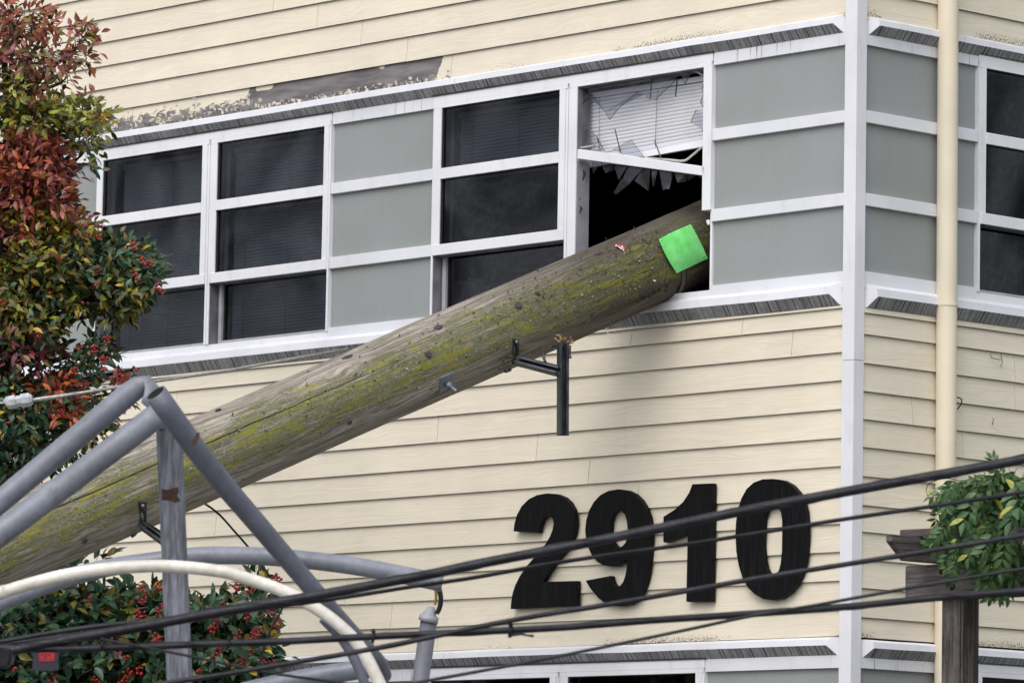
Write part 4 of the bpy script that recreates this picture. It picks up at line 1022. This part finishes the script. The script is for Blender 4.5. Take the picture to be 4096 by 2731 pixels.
cable('black cable just above the thickest one at the left edge', [(0, 2566), (242, 2524), (420, 2500), (606, 2482), (800, 2455), (1121, 2402), (1317, 2369), (1719, 2295), (1900, 2257), (2348, 2170), (3000, 2038), (3729, 1903), (4096, 1836)], 19, D+.1, (8, 9))
cable('thin black cable across the middle of the house number', [(1000, 2440), (1374, 2388), (1661, 2343), (1900, 2308), (2187, 2256), (2417, 2221), (2750, 2175), (3000, 2136), (3379, 2075), (3729, 2024), (4096, 1967)], 16, D+.15, (2, 9))
C3 = [(400, 2775), (629, 2735), (900, 2694), (1087, 2663), (1374, 2615), (1661, 2560), (1900, 2509), (2130, 2465), (2394, 2422), (2646, 2379), (3000, 2317), (3379, 2257), (3729, 2200), (4096, 2139)]
cable('black cable passing low over the feet of the numerals', C3, 19, D-.1, (8, 9), 2)
C4 = [(0, 2590), (242, 2594), (606, 2583), (800, 2574), (1144, 2563), (1489, 2545), (1661, 2537), (1900, 2526), (2244, 2508), (2589, 2480), (3000, 2454), (3379, 2426), (3729, 2391), (4096, 2362)]
cable('black cable tied with straps, just below the house number', C4, 26, D, (8, 9), 2)
cable('thin black cable crossing the strapped one at right', [(1500, 2755), (1661, 2729), (1900, 2686), (2187, 2632), (2474, 2574), (2761, 2514), (3000, 2463), (3251, 2421), (3442, 2386), (3729, 2334), (4096, 2273)], 13, D-.2, (6, 9))
cable('thin dark wire running downwards to the right at bottom left', [(415, 2557), (652, 2601), (900, 2652), (1058, 2686), (1374, 2731)], 10, D-.05, (0, 6))
def tie(label, x, y, w, h, tail=None):
    c = at(x, y, D-.03); T = thing('cable_tie', label, 'cable tie', c, 'straps tied round the low cable')
    tubeobj('tie_loop', [at(x+3, y-h, D-.03), at(x-1, y, D-.04), at(x-3, y+h, D-.03)], pxr(w, D), M_CABLE, T, 8)
    bm = bmesh.new(); bmesh.ops.create_icosphere(bm, subdivisions=2, radius=pxr(w*1.25, D), matrix=Matrix.Translation(at(x, y-h, D-.04))); obj('tie_knot', bm, M_CABLE, T, True)
    if tail: tubeobj('tie_tail', [at(x, y+h*.7, D-.04)]+[at(a, b_, D-.05) for a, b_ in tail], [pxr(w*.9, D)]+[pxr(v, D) for v in ((5, 4, 6) if len(tail) == 3 else (5,)*len(tail))], M_CABLE, T, 8)
tie('knotted cable strap near the cream conduit', 1493, 2545, 7, 24)
tie('cable strap with a loose tail under numeral two', 2042, 2520, 8, 26, [(2085, 2534), (2112, 2540), (2135, 2542)])
tie('small cable strap over the berry shrub', 915, 2572, 6, 18)
tie('small cable strap in front of the shrub at far left', 409, 2577, 6, 22)
# marker tag and splice case on the cable
tc = at(185, 2640, D-.02)
TG = thing('cable_marker', 'black cable tag with a red label at bottom left', 'tag', tc)
q1 = lambda x, y: (x/6.79, 2500+y/6.79)
plate('tag_plate', [at(*q1(*p), D-.03) for p in ((905, 760), (1590, 740), (1555, 1210), (870, 1220))], FW, .02, simple('dark_plastic_tag', (.022, .02, .035), .6), TG)
plate('red_label', [at(*q1(*p), D-.034) for p in ((1060, 740), (1490, 735), (1475, 965), (1068, 975))], FW, .004, simple('red_label_paint', (.36, .018, .03), .5), TG)
for x, y, w, h in ((1140, 790, 18, 22), (1245, 780, 22, 18), (1340, 795, 22, 25), (1235, 850, 22, 28), (1115, 920, 20, 18), (1215, 915, 15, 12), (1390, 910, 25, 10)):
    plate('label_mark', [at(*q1(x+a*w, y+b_*h), D-.036) for a, b_ in ((-1, -1), (1, -.8), (.9, 1), (-1, .8))], FW, .002, M_MARK_SHADE, TG)
bm = bmesh.new(); P = [at(*q1(*p), D-.05) for p in ((-500, 690), (340, 640), (330, 900), (250, 1170), (-500, 1200))]
prism(bm, P, [p+FW*.14 for p in P]); bmesh.ops.bevel(bm, geom=bm.edges[:], offset=.012, segments=2, affect='EDGES')
tag(obj('splice_case', bm, M_CABLE), 'black splice box hanging from the cables at the bottom left edge', 'splice box')

# guy wire with insulator, and the loose black wire
D = 25.6
GP = [at(-400, 1660, D-.3), at(20, 1612, D), at(30, 1608, D)]
G = thing('guy_wire', 'thin steel guy wire running from the grey insulator to the pole', 'wire', at(135, 1600, D))
tubeobj('strand', [at(130, 1603, D), at(373, 1563, D), at(629, 1523, D+.2), at(900, 1484, D+.5), at(1100, 1447, D+.7), at(1390, 1397, dpole(1440, 1420)+.1)], pxr(6.5, D), M_WIRE, G, 8)
tubeobj('strand_grip', [at(105, 1607, D), at(150, 1596, D), at(250, 1582, D), at(380, 1561, D)], [pxr(9, D), pxr(8, D), pxr(7, D), pxr(5, D)], M_WIRE, G, 8)
tubeobj('strand', [at(-500, 1640, D), at(0, 1612, D), at(60, 1606, D)], pxr(5, D), M_WIRE, G, 8)
INS = [at(22, 1616, D), at(30, 1611, D), at(62, 1606, D), at(64, 1606, D), at(84, 1602, D), at(86, 1602, D), at(118, 1598, D), at(130, 1596, D)]
o = tubeobj('strain_insulator', INS, [pxr(v, D) for v in (18, 28, 30, 24, 24, 30, 30, 18)], M_PORC, None, 8); tag(o, 'grey stepped insulator on the guy wire at the left edge', 'insulator')
for p in o.data.polygons: p.use_smooth = False
wp = catmull([at(*q, 26.2) for q in ((780, 2000), (813, 2010), (875, 2055), (938, 2124), (989, 2182), (1047, 2259), (1090, 2320), (1125, 2380), (1130, 2428), (1087, 2508), (1047, 2623), (1020, 2760))], 5)
tag(tubeobj('loose_wire', wp, pxr(4.5, 26), M_CABLE, None, 6), 'thin black wire hanging loose under the pole', 'wire')

# ------------------------------------------------------------------ pergola at the right
PY = at(3841, 2560, 25.2); PG = thing('pergola', 'dark weathered timber pergola corner in front of the right wall', 'pergola', (PY.x, PY.y, GZ))
s = .072
bf = PY.y-s-.002                                              # beam front plane sits before the post
def hit_y(px, py, yy):
    r = ray(px, py); return CAM+r*((yy-CAM.y)/r.y)
be = hit_y(*b5(977, 832), bf-.05); bb = hit_y(*b5(980, 1035), bf-.05)
def bxo(name, x0, x1, y0, y1, z0, z1, m, par, bev=.006):
    bm = bmesh.new(); box(bm, lambda u, o, z: Vector((u, o, z)), x0, x1, y0, y1, z0, z1); bmesh.ops.bevel(bm, geom=bm.edges[:], offset=bev, segments=2, affect='EDGES'); return obj(name, bm, m, par)
bxo('post', PY.x-s, PY.x+s, PY.y-s, PY.y+s, GZ, be.z-.004, M_TIMB_V, PG, .012)
bxo('beam', be.x, be.x+3.2, bf-.05, bf, bb.z, be.z, M_TIMB_H, PG)
bxo('beam', be.x, be.x+3.2, PY.y+s+.002, PY.y+s+.052, bb.z, be.z, M_TIMB_H, PG)
rb = hit_y(*b5(1165, 806), bf-.05); rh = .125
def rafter(xc, tail):
    y0, y1, zb = bf-.05-tail, PY.y+1.6, be.z+.002; yy = [(y0, zb+rh), (y0, zb+rh*.72), (y0+.11, zb), (y1, zb), (y1, zb+rh)]
    if y1 > .4: pass
    bm = bmesh.new(); prism(bm, [Vector((xc-.02, a, b_)) for a, b_ in yy], [Vector((xc+.02, a, b_)) for a, b_ in yy]); bmesh.ops.bevel(bm, geom=bm.edges[:], offset=.003, segments=1, affect='EDGES')
    return obj('rafter', bm, M_TIMB_H, PG)
te = rb.x
for k in range(5): rafter(te+.02+k*.42, .37)
for yy in (bf-.19, bf+.25, bf+.7): bxo('purlin', te-.10+.16*(yy > bf), te+2.6, yy-.02, yy+.02, be.z+rh+.004, be.z+rh+.045, M_TIMB_H, PG, .004)
for q in ((1208, 863), (1275, 962)):
    c = hit_y(*b5(*q), bf-.05); tubeobj('bolt', [c+Vector((0, -.003, 0)), c+Vector((0, -.012, 0))], [.013, .010], M_BOLT, PG, 12)
    bm = bmesh.new(); tube(bm, [c+Vector((0, .0, 0)), c+Vector((0, -.004, 0))], [.020, .018], 14); obj('washer', bm, M_MARK_SHADE, PG, True)

# ------------------------------------------------------------------ leaves
def leaf_vf(L, Wd, fold, curl, k=4):
    """pointed leaf along +Y, midrib folded, tip curling down"""
    pr = [(0, 0.0), (.2, .30), (.45, .5), (.72, .36), (1, 0)]
    V = []; F = []
    for t_, w in pr:
        y = L*t_; z = -curl*L*t_*t_
        V.append((0, y, z))
        if w: V.append((-Wd*w, y, z+fold*Wd*w)); V.append((Wd*w, y, z+fold*Wd*w))
    # 0 base; (1,2,3) (4,5,6) (7,8,9); 10 tip
    F = [(0, 1, 2), (0, 3, 1), (1, 4, 5, 2), (1, 3, 6, 4), (4, 7, 8, 5), (4, 6, 9, 7), (7, 10, 8), (7, 9, 10)]
    return V, F
KEYS = list(LM)
def leaf_frame(p, d, n, roll):
    d = d.normalized(); x = d.cross(n)
    if x.length < 1e-4: x = d.orthogonal()
    x.normalize(); zz = x.cross(d)
    m = Matrix((x, d, zz)).transposed().to_4x4() @ Matrix.Rotation(roll, 4, 'Y'); m.translation = p
    return m
def foliage(root, clusters, size, ratio, nsep, leaf_name='leaf', per=(5, 9), spread=.05):
    """clusters: (point, outward dir, palette). The leaves nearest the street are parts of their own, the rest is one part."""
    allv = []
    for p, out, pal in clusters:
        for k in range(random.randint(*per)):
            d = Vector((random.gauss(0, 1), random.gauss(0, 1), random.gauss(0, 1))).normalized()*.95+out
            d.z -= .12
            L = random.uniform(*size); n = Vector((random.gauss(0, .45), random.gauss(-.25, .45), 1.0))+toCam*random.uniform(.2, 1.1)
            q = p+d.normalized()*random.uniform(0, spread)+Vector((random.gauss(0, .02), random.gauss(0, .02), random.gauss(0, .02)))
            key = random.choices([a for a, _ in pal], [b for _, b in pal])[0]
            allv.append((q, d, n, L, key, (q-CAM).dot(FW)))
    def inframe(q):
        v = q-CAM; z = v.dot(FW); x = 2048+FPX*v.dot(RT)/z; y = 1365.5-FPX*v.dot(UP)/z; return 0 < x < 4096 and 0 < y < 2731
    vis = sorted([a for a in allv if inframe(a[0])], key=lambda a: a[5]-a[3]*2.0)
    sep = set(id(a) for a in vis[:nsep])
    meshes = {}
    V, F, MI = [], [], []
    for a in allv:
        q, d, n, L, key, _ = a; vv = random.randrange(3)
        fr = leaf_frame(q, d, n, random.gauss(0, .5)); fo, cu = (.25, .12) if vv == 0 else ((.5, .28) if vv == 1 else (.12, .35))
        if id(a) in sep:
            kk = (key, vv, root.name)
            if kk not in meshes:
                v, f = leaf_vf(1, ratio, fo, cu); me = bpy.data.meshes.new(leaf_name); me.from_pydata(v, [], f); me.materials.append(LM[key]); me.polygons.foreach_set('use_smooth', [True]*len(f)); meshes[kk] = me
            inst(leaf_name, meshes[kk], fr @ Matrix.Scale(L, 4), root)
        else:
            v, f = leaf_vf(L, ratio*L*random.uniform(.85, 1.15), fo, cu); i = len(V); V.extend([fr @ Vector(p_) for p_ in v]); F.extend([tuple(i+j for j in g_) for g_ in f]); MI.extend([KEYS.index(key)]*len(f))
    o = obj_raw('foliage', V, F, [LM[k_] for k_ in KEYS], root, MI, smooth=True); o['kind'] = 'stuff'
    return allv
def berry_meshes():
    out = []
    for nb in (1, 4, 8, 13):
        bm = bmesh.new()
        for k in range(nb):
            c = Vector((random.gauss(0, 1), random.gauss(0, 1), random.gauss(0, 1))).normalized()*(.0085*nb**.42 if nb > 1 else 0)
            bmesh.ops.create_icosphere(bm, subdivisions=2, radius=random.uniform(.0075, .0095), matrix=Matrix.Translation(c))
        me = bpy.data.meshes.new('berry_cluster'); bm.to_mesh(me); bm.free(); me.materials.append(M_BERRY); me.polygons.foreach_set('use_smooth', [True]*len(me.polygons)); out.append(me)
    return out
BM_ = berry_meshes()
def berries(root, pts, d):
    for x, y, k in pts:
        inst('berry_cluster', BM_[k], Matrix.Translation(at(x, y, d+random.uniform(-.12, .05))) @ Matrix.Rotation(random.uniform(0, 6), 4, 'Z'), root)

# the red, yellow and green berry tree at the left
RED = [('red', 5), ('rust', 3), ('purple', 2), ('orange', 1)]; RUST = [('rust', 6), ('purple', 1.5), ('red', 2), ('olive', 2.5), ('ygreen', .6)]
RUSTD = [('rust', 4), ('purple', 1.5), ('olive', 4)]
YG = [('ygreen', 6), ('olive', 3), ('green', 1), ('yellow', 1)]; OL = [('olive', 6), ('ygreen', 2), ('green', 2), ('yellow', .8)]
YEL = [('yellow', 2), ('ygreen', 3.5), ('olive', 2), ('rust', 1)]; GR = [('green', 6), ('dgreen', 3), ('olive', 2), ('yellow', .4)]
PUR = [('purple', 5), ('dgreen', 3), ('olive', 2)]; ORG = [('orange', 5), ('red', 4), ('rust', 2), ('green', 1.5)]; DG = [('dgreen', 6), ('green', 4), ('olive', .9)]
EL = [(100, 90, 120, 75, RUST, 1), (200, 110, 60, 50, RUST, .9), (325, 175, 60, 80, RUST, 1), (340, 240, 50, 40, RUSTD, .7), (40, 40, 60, 60, RUST, .8), (50, 200, 120, 80, RUSTD, .8), (190, 240, 150, 60, RUSTD, .8), (350, 390, 55, 28, RUST, .7), (160, 350, 160, 60, RUSTD, .55), (270, 320, 60, 40, RUSTD, .4),
 (60, 320, 80, 55, YG, .9), (110, 460, 170, 80, YG, 1.2), (320, 470, 110, 65, YG, 1.2), (395, 480, 50, 45, YG, .9), (330, 570, 85, 60, OL, 1), (350, 640, 30, 60, OL, .5),
 (110, 640, 170, 115, RED, 1.3), (140, 770, 150, 100, RED, 1.2), (230, 700, 60, 60, RUST, 1), (270, 690, 40, 70, OL, .7), (250, 820, 60, 60, RUST, .7), (120, 865, 110, 45, YEL, 1.1), (300, 905, 90, 50, RUST, .9), (50, 920, 140, 60, RUST, .9),
 (230, 955, 160, 80, YEL, 1.2), (420, 1035, 160, 90, GR, 1.3), (560, 1070, 90, 95, GR, 1.2), (610, 1110, 50, 90, GR, .8), (370, 1170, 210, 95, OL, 1.2), (460, 1240, 120, 50, OL, .9), (130, 1120, 190, 140, OL, 1.1), (110, 1270, 180, 100, OL, 1.0), (520, 1160, 100, 70, GR, .9), (280, 1080, 160, 90, GR, .8),
 (90, 1400, 170, 85, PUR, 1), (160, 1410, 60, 50, PUR, .8), (390, 1390, 75, 65, GR, 1), (320, 1460, 100, 55, GR, 1), (230, 1590, 110, 100, ORG, 1.2), (460, 1500, 70, 35, ORG, .8), (540, 1475, 25, 20, ORG, .4), (80, 1640, 140, 130, GR, 1.1), (330, 1560, 90, 60, GR, .7), (60, 1830, 130, 110, DG, 1.1), (210, 1780, 130, 90, DG, .9), (340, 1700, 120, 80, OL, .8), (480, 1560, 70, 50, RUST, .6),
 (-160, 300, 140, 250, RUST, .8), (-160, 800, 140, 250, RED, .8), (-180, 1300, 150, 300, OL, .8), (-150, 1800, 150, 250, DG, .7)]
TD = 28.2
foot = at(-40, 2600, TD+.2); foot.z = GZ-.1
TREE = thing('berry_tree', 'autumn berry tree with red, yellow and green leaves at the left edge', 'tree', foot)
core_ = at(30, 1450, TD+.25)
bm = bmesh.new(); tube(bm, catmull([foot, at(-30, 2200, TD+.25), core_, at(20, 900, TD+.3), at(30, 450, TD+.3)], 5), [.075-.0028*i for i in range(21)], 10); obj('trunk', bm, M_BARK, TREE, True)
cl = []; V, F = [], []
def twig(a, b, r):
    m = a.lerp(b, .5)+Vector((random.gauss(0, .03), random.gauss(0, .03), random.gauss(0, .03))); pts_ = [a, m, b]; T_, N_ = frames(pts_); base = len(V)
    for i, p in enumerate(pts_):
        bb_ = T_[i].cross(N_[i])
        for k in range(3):
            an = k*2.094; V.append(p+(N_[i]*math.cos(an)+bb_*math.sin(an))*r*(1-.3*i))
    for i in range(2):
        for k in range(3): F.append((base+i*3+k, base+i*3+(k+1) % 3, base+i*3+3+(k+1) % 3, base+i*3+3+k))
for cx, cy, rx, ry, pal, den in EL:
    hub = at(cx-.35*rx, cy+.25*ry, TD+.22)
    ax = at(25, min(max(cy+180, 500), 1900), TD+.28)
    bm = bmesh.new(); tube(bm, catmull([ax, ax.lerp(hub, .5)+Vector((0, 0, .05)), hub], 3), [.016, .015, .013, .012, .011, .010, .009], 6)
    if cx > -100: obj('branch', bm, M_BARK, TREE, True)
    else: bm.free()
    n = int(max(rx-22, 14)*max(ry-15, 14)*math.pi*den/(410 if cy > 420 else 560))
    for k in range(n):
        a = random.uniform(0, 6.283); r = math.sqrt(random.random())
        px, py = cx+max(rx-26, 14)*r*math.cos(a), cy+max(ry-18, 14)*r*math.sin(a)
        q = at(px, py, TD+random.gauss(0, .24)); out = (RT*(math.cos(a)*r*.8+.2)-UP*(math.sin(a)*r*.55-.25)+toCam*.35)
        cl.append((q, out, pal)); twig(q, hub.lerp(q, random.uniform(.3, .75)), .0032)
        if random.random() < .35: twig(hub, q, .004)
o = obj_raw('twigs', V, F, M_BARK, TREE); o['kind'] = 'stuff'
foliage(TREE, cl, (.044, .076), .42, 300)
BT = ([(395, 945, 1), (540, 983, 2), (575, 1043, 2), (600, 1052, 1), (385, 1075, 2), (550, 1105, 2), (640, 1145, 2), (465, 1090, 1), (385, 1132, 1), (648, 1165, 1), (430, 1357, 2), (415, 1440, 2), (430, 1432, 1), (378, 1395, 2), (318, 1388, 1), (300, 1482, 2), (240, 1650, 2), (480, 1508, 2), (545, 1472, 1), (55, 1578, 1), (12, 1208, 1), (355, 92, 0), (290, 105, 1), (120, 270, 0), (345, 520, 0), (400, 478, 0), (120, 868, 0), (355, 935, 1), (200, 1172, 0), (330, 1210, 0), (145, 1330, 0), (150, 1345, 0), (305, 1580, 1), (100, 1650, 0), (35, 1690, 0), (340, 378, 0), (310, 380, 0), (405, 905, 0)])
berries(TREE, BT, TD-.55)

# the dark green berry shrub below
SD = 28.6; foot = at(500, 2700, SD); foot.z = GZ-.1
SHR = thing('berry_shrub', 'dark green shrub with red berry clusters below the pole', 'shrub', foot)
ELS = [(130, 2560, 200, 120, DG, 1), (420, 2500, 240, 110, DG, 1.1), (330, 2450, 200, 70, OL, .5), (620, 2560, 220, 160, GR, 1), (560, 2440, 120, 90, GR, .8), (930, 2560, 130, 110, GR, 1.1), (1000, 2450, 95, 70, GR, .9), (1040, 2360, 60, 40, GR, .6), (900, 2670, 190, 90, DG, 1.1), (300, 2680, 380, 90, DG, 1.1), (640, 2700, 300, 70, DG, .9), (1050, 2640, 60, 60, GR, .7), (360, 2250, 60, 40, DG, .45), (420, 2230, 30, 30, GR, .4), (250, 2330, 90, 50, DG, .6), (400, 2850, 600, 90, DG, .7), (-150, 2650, 150, 160, DG, .7), (820, 2440, 70, 50, DG, .8), (250, 2420, 200, 60, DG, .7)]
cl = []; V, F = [], []
for cx, cy, rx, ry, pal, den in ELS:
    hub = at(cx-.1*rx, cy+.35*ry, SD+.2); ax = at(cx*.75+100, 2850, SD+.3)
    bm = bmesh.new(); tube(bm, catmull([ax, ax.lerp(hub, .5), hub], 3), [.014, .013, .012, .011, .010, .009, .008], 6); obj('branch', bm, M_BARK, SHR, True)
    for k in range(int(rx*ry*math.pi*den/620)):
        a = random.uniform(0, 6.283); r = math.sqrt(random.random()); q = at(cx+rx*r*math.cos(a), cy+ry*r*math.sin(a), SD+random.gauss(0, .24))
        out = (RT*math.cos(a)*r*.8-UP*(math.sin(a)*r*.5-.3)+toCam*.4); cl.append((q, out, pal+[('yellow', .10)])); twig(q, hub.lerp(q, random.uniform(.2, .7)), .0035)
bm = bmesh.new(); tube(bm, [foot, at(480, 2850, SD+.3), at(470, 2650, SD+.3)], [.05, .04, .02], 8); obj('trunk', bm, M_BARK, SHR, True)
o = obj_raw('twigs', V, F, M_BARK, SHR); o['kind'] = 'stuff'
foliage(SHR, cl, (.065, .105), .48, 300)
berries(SHR, [(575, 2352, 2), (570, 2395, 3), (560, 2450, 3), (565, 2465, 3), (640, 2432, 3), (640, 2343, 2), (358, 2390, 1), (620, 2548, 3), (640, 2555, 2), (510, 2690, 3), (380, 2722, 3), (490, 2728, 3), (448, 2552, 1), (475, 2612, 1), (505, 2625, 1), (60, 2672, 1), (218, 2700, 1), (210, 2720, 1), (240, 2605, 0), (880, 2580, 2), (860, 2500, 2), (950, 2340, 3), (1000, 2350, 3), (1110, 2312, 3), (1095, 2322, 2), (885, 2420, 2), (870, 2470, 2), (1090, 2440, 3), (1108, 2490, 3), (950, 2535, 3), (1030, 2525, 3), (865, 2610, 3), (995, 2610, 2), (970, 2640, 2), (1045, 2645, 3), (1085, 2645, 1), (850, 2515, 2), (910, 2350, 0), (985, 2460, 2), (1010, 2540, 2), (800, 2690, 2), (700, 2640, 0), (560, 2680, 2), (330, 2660, 1)], SD-.6)

# the climber on the pergola
VD = 24.75
VINE = thing('climbing_vine', 'green pinnate vine draped over the pergola at the right edge', 'vine', (PY.x+.5, PY.y-.1, GZ))
def compound():
    V, F, MI = [], [], []; L = 1.0; n = random.randint(5, 6); bend = random.uniform(.1, .35); ks = 0
    rp = [Vector((random.uniform(-.03, .03), t_*L, -bend*t_*t_)) for t_ in [i/(n+.4) for i in range(n+1)]]+[Vector((0, L*.98, -bend))]
    for i in range(len(rp)-1):
        b = len(V); w = Vector((.007, 0, 0)); V.extend([rp[i]-w, rp[i]+w, rp[i+1]+w, rp[i+1]-w]); F.append((b, b+1, b+2, b+3)); MI.append(2)
    for i in range(1, len(rp)):
        for sd in ((-1, 1) if i < len(rp)-1 else (0,)):
            d = Vector((sd*1.0, .75 if sd else 1, random.uniform(-.55, -.05))); fr = leaf_frame(rp[i], d, Vector((random.gauss(0, .3), random.gauss(0, .3), 1)), random.gauss(0, .3))
            v, f = leaf_vf(random.uniform(.30, .42), random.uniform(.13, .17), .3, .35); b = len(V); V.extend([fr @ Vector(p) for p in v]); F.extend([tuple(b+j for j in g_) for g_ in f]); MI.extend([1 if (ks or random.random() < .06) else 0]*len(f))
    me = bpy.data.meshes.new('leaf'); me.from_pydata(V, [], F)
    for m in (LM['vine'], LM['vineY'], M_BARK): me.materials.append(m)
    me.polygons.foreach_set('material_index', MI); me.polygons.foreach_set('use_smooth', [True]*len(F)); return me
CM = [compound() for _ in range(8)]
VP = [(1215, 400, .8), (1290, 330, 1), (1380, 300, 1), (1480, 260, 1.1), (1580, 235, 1.1), (1670, 240, 1), (1760, 270, 1), (1330, 400, 1), (1430, 370, 1.1), (1540, 350, 1.2), (1640, 340, 1.2), (1740, 360, 1.2), (1250, 520, 1), (1230, 560, .9), (1340, 500, 1.1), (1440, 480, 1.2), (1550, 470, 1.2), (1650, 460, 1.2), (1750, 480, 1.2), (1400, 580, 1.1), (1480, 600, 1.2), (1580, 590, 1.2), (1680, 590, 1.2), (1450, 690, 1), (1540, 690, 1), (1630, 700, 1.1), (1720, 700, 1.1), (1320, 590, .8), (1270, 700, .6), (1510, 540, 1.2)]
M0 = lambda p, dr, nn, s: leaf_frame(p, dr, nn, 0) @ Matrix.Scale(s, 4)
nleaf = 0
for x, y, sc_ in VP:
    for k in range(3 if x > 1300 else 2):
        p = at(*b5(x+28+random.gauss(0, 20), y+random.gauss(0, 20)-25), VD+random.gauss(0, .16))
        dr = RT*random.gauss(-.18, .38)-UP*random.uniform(.35, 1.2)+toCam*random.uniform(-.1, .6)
        inst('leaf', CM[nleaf % 8], M0(p, dr, toCam+UP*random.uniform(.2, .9)+RT*random.gauss(0, .4), random.uniform(.15, .22)*sc_), VINE); nleaf += 1
for x, y, dx, dy in ((1380, 330, -1, .35), (1330, 360, -1, .5), (1480, 300, -.9, .1), (1580, 275, -.5, .0), (1680, 285, .5, -.1), (1310, 390, -1, .8), (1280, 520, -.9, .6), (1275, 560, -.8, 1), (1300, 640, -.7, 1.1), (1300, 740, -.6, 1.1), (1420, 800, -.2, 1.2), (1500, 840, -.1, 1.2), (1600, 860, .1, 1.2)):
    for _ in range(2):
        p = at(*b5(x+random.gauss(20, 14), y+random.gauss(0, 14)), VD-.12); dr = RT*(dx+random.gauss(0, .2))-UP*(dy+random.gauss(0, .2))+toCam*.15
        inst('leaf', CM[nleaf % 8], M0(p, dr, toCam+UP*.5, random.uniform(.11, .16)), VINE); nleaf += 1
for k in range(420):                                           # the canopy goes on over the pergola beyond the picture
    p = Vector((te+random.uniform(.55, 3.0), bf+random.uniform(-.4, 1.0), be.z+.2+random.uniform(-.03, .30)))
    inst('leaf', CM[k % 8], M0(p, Vector((random.gauss(0, 1), random.gauss(0, 1), -.4)), Vector((0, 0, 1)), random.uniform(.2, .3)), VINE)
st = catmull([Vector((PY.x-.02, PY.y+.11, GZ)), Vector((PY.x-.02, PY.y+.10, .4)), Vector((PY.x-.02, PY.y+.10, be.z-.05)), Vector((PY.x+.12, PY.y+.02, be.z+.2)), at(*b5(1640, 720), VD+.15), at(*b5(1560, 420), VD+.1), at(*b5(1480, 290), VD+.05), at(*b5(1300, 330), VD), at(*b5(1200, 385), VD)], 5)
tubeobj('stem', st, [.016-.0004*i for i in range(len(st))], M_BARK, VINE, 7)
tn = catmull([at(*b5(*q), VD) for q in ((1320, 300), (1240, 285), (1140, 310), (1112, 350), (1125, 400), (1165, 440))], 4)
tubeobj('tendril', tn, .0022, M_BARK, VINE, 5)
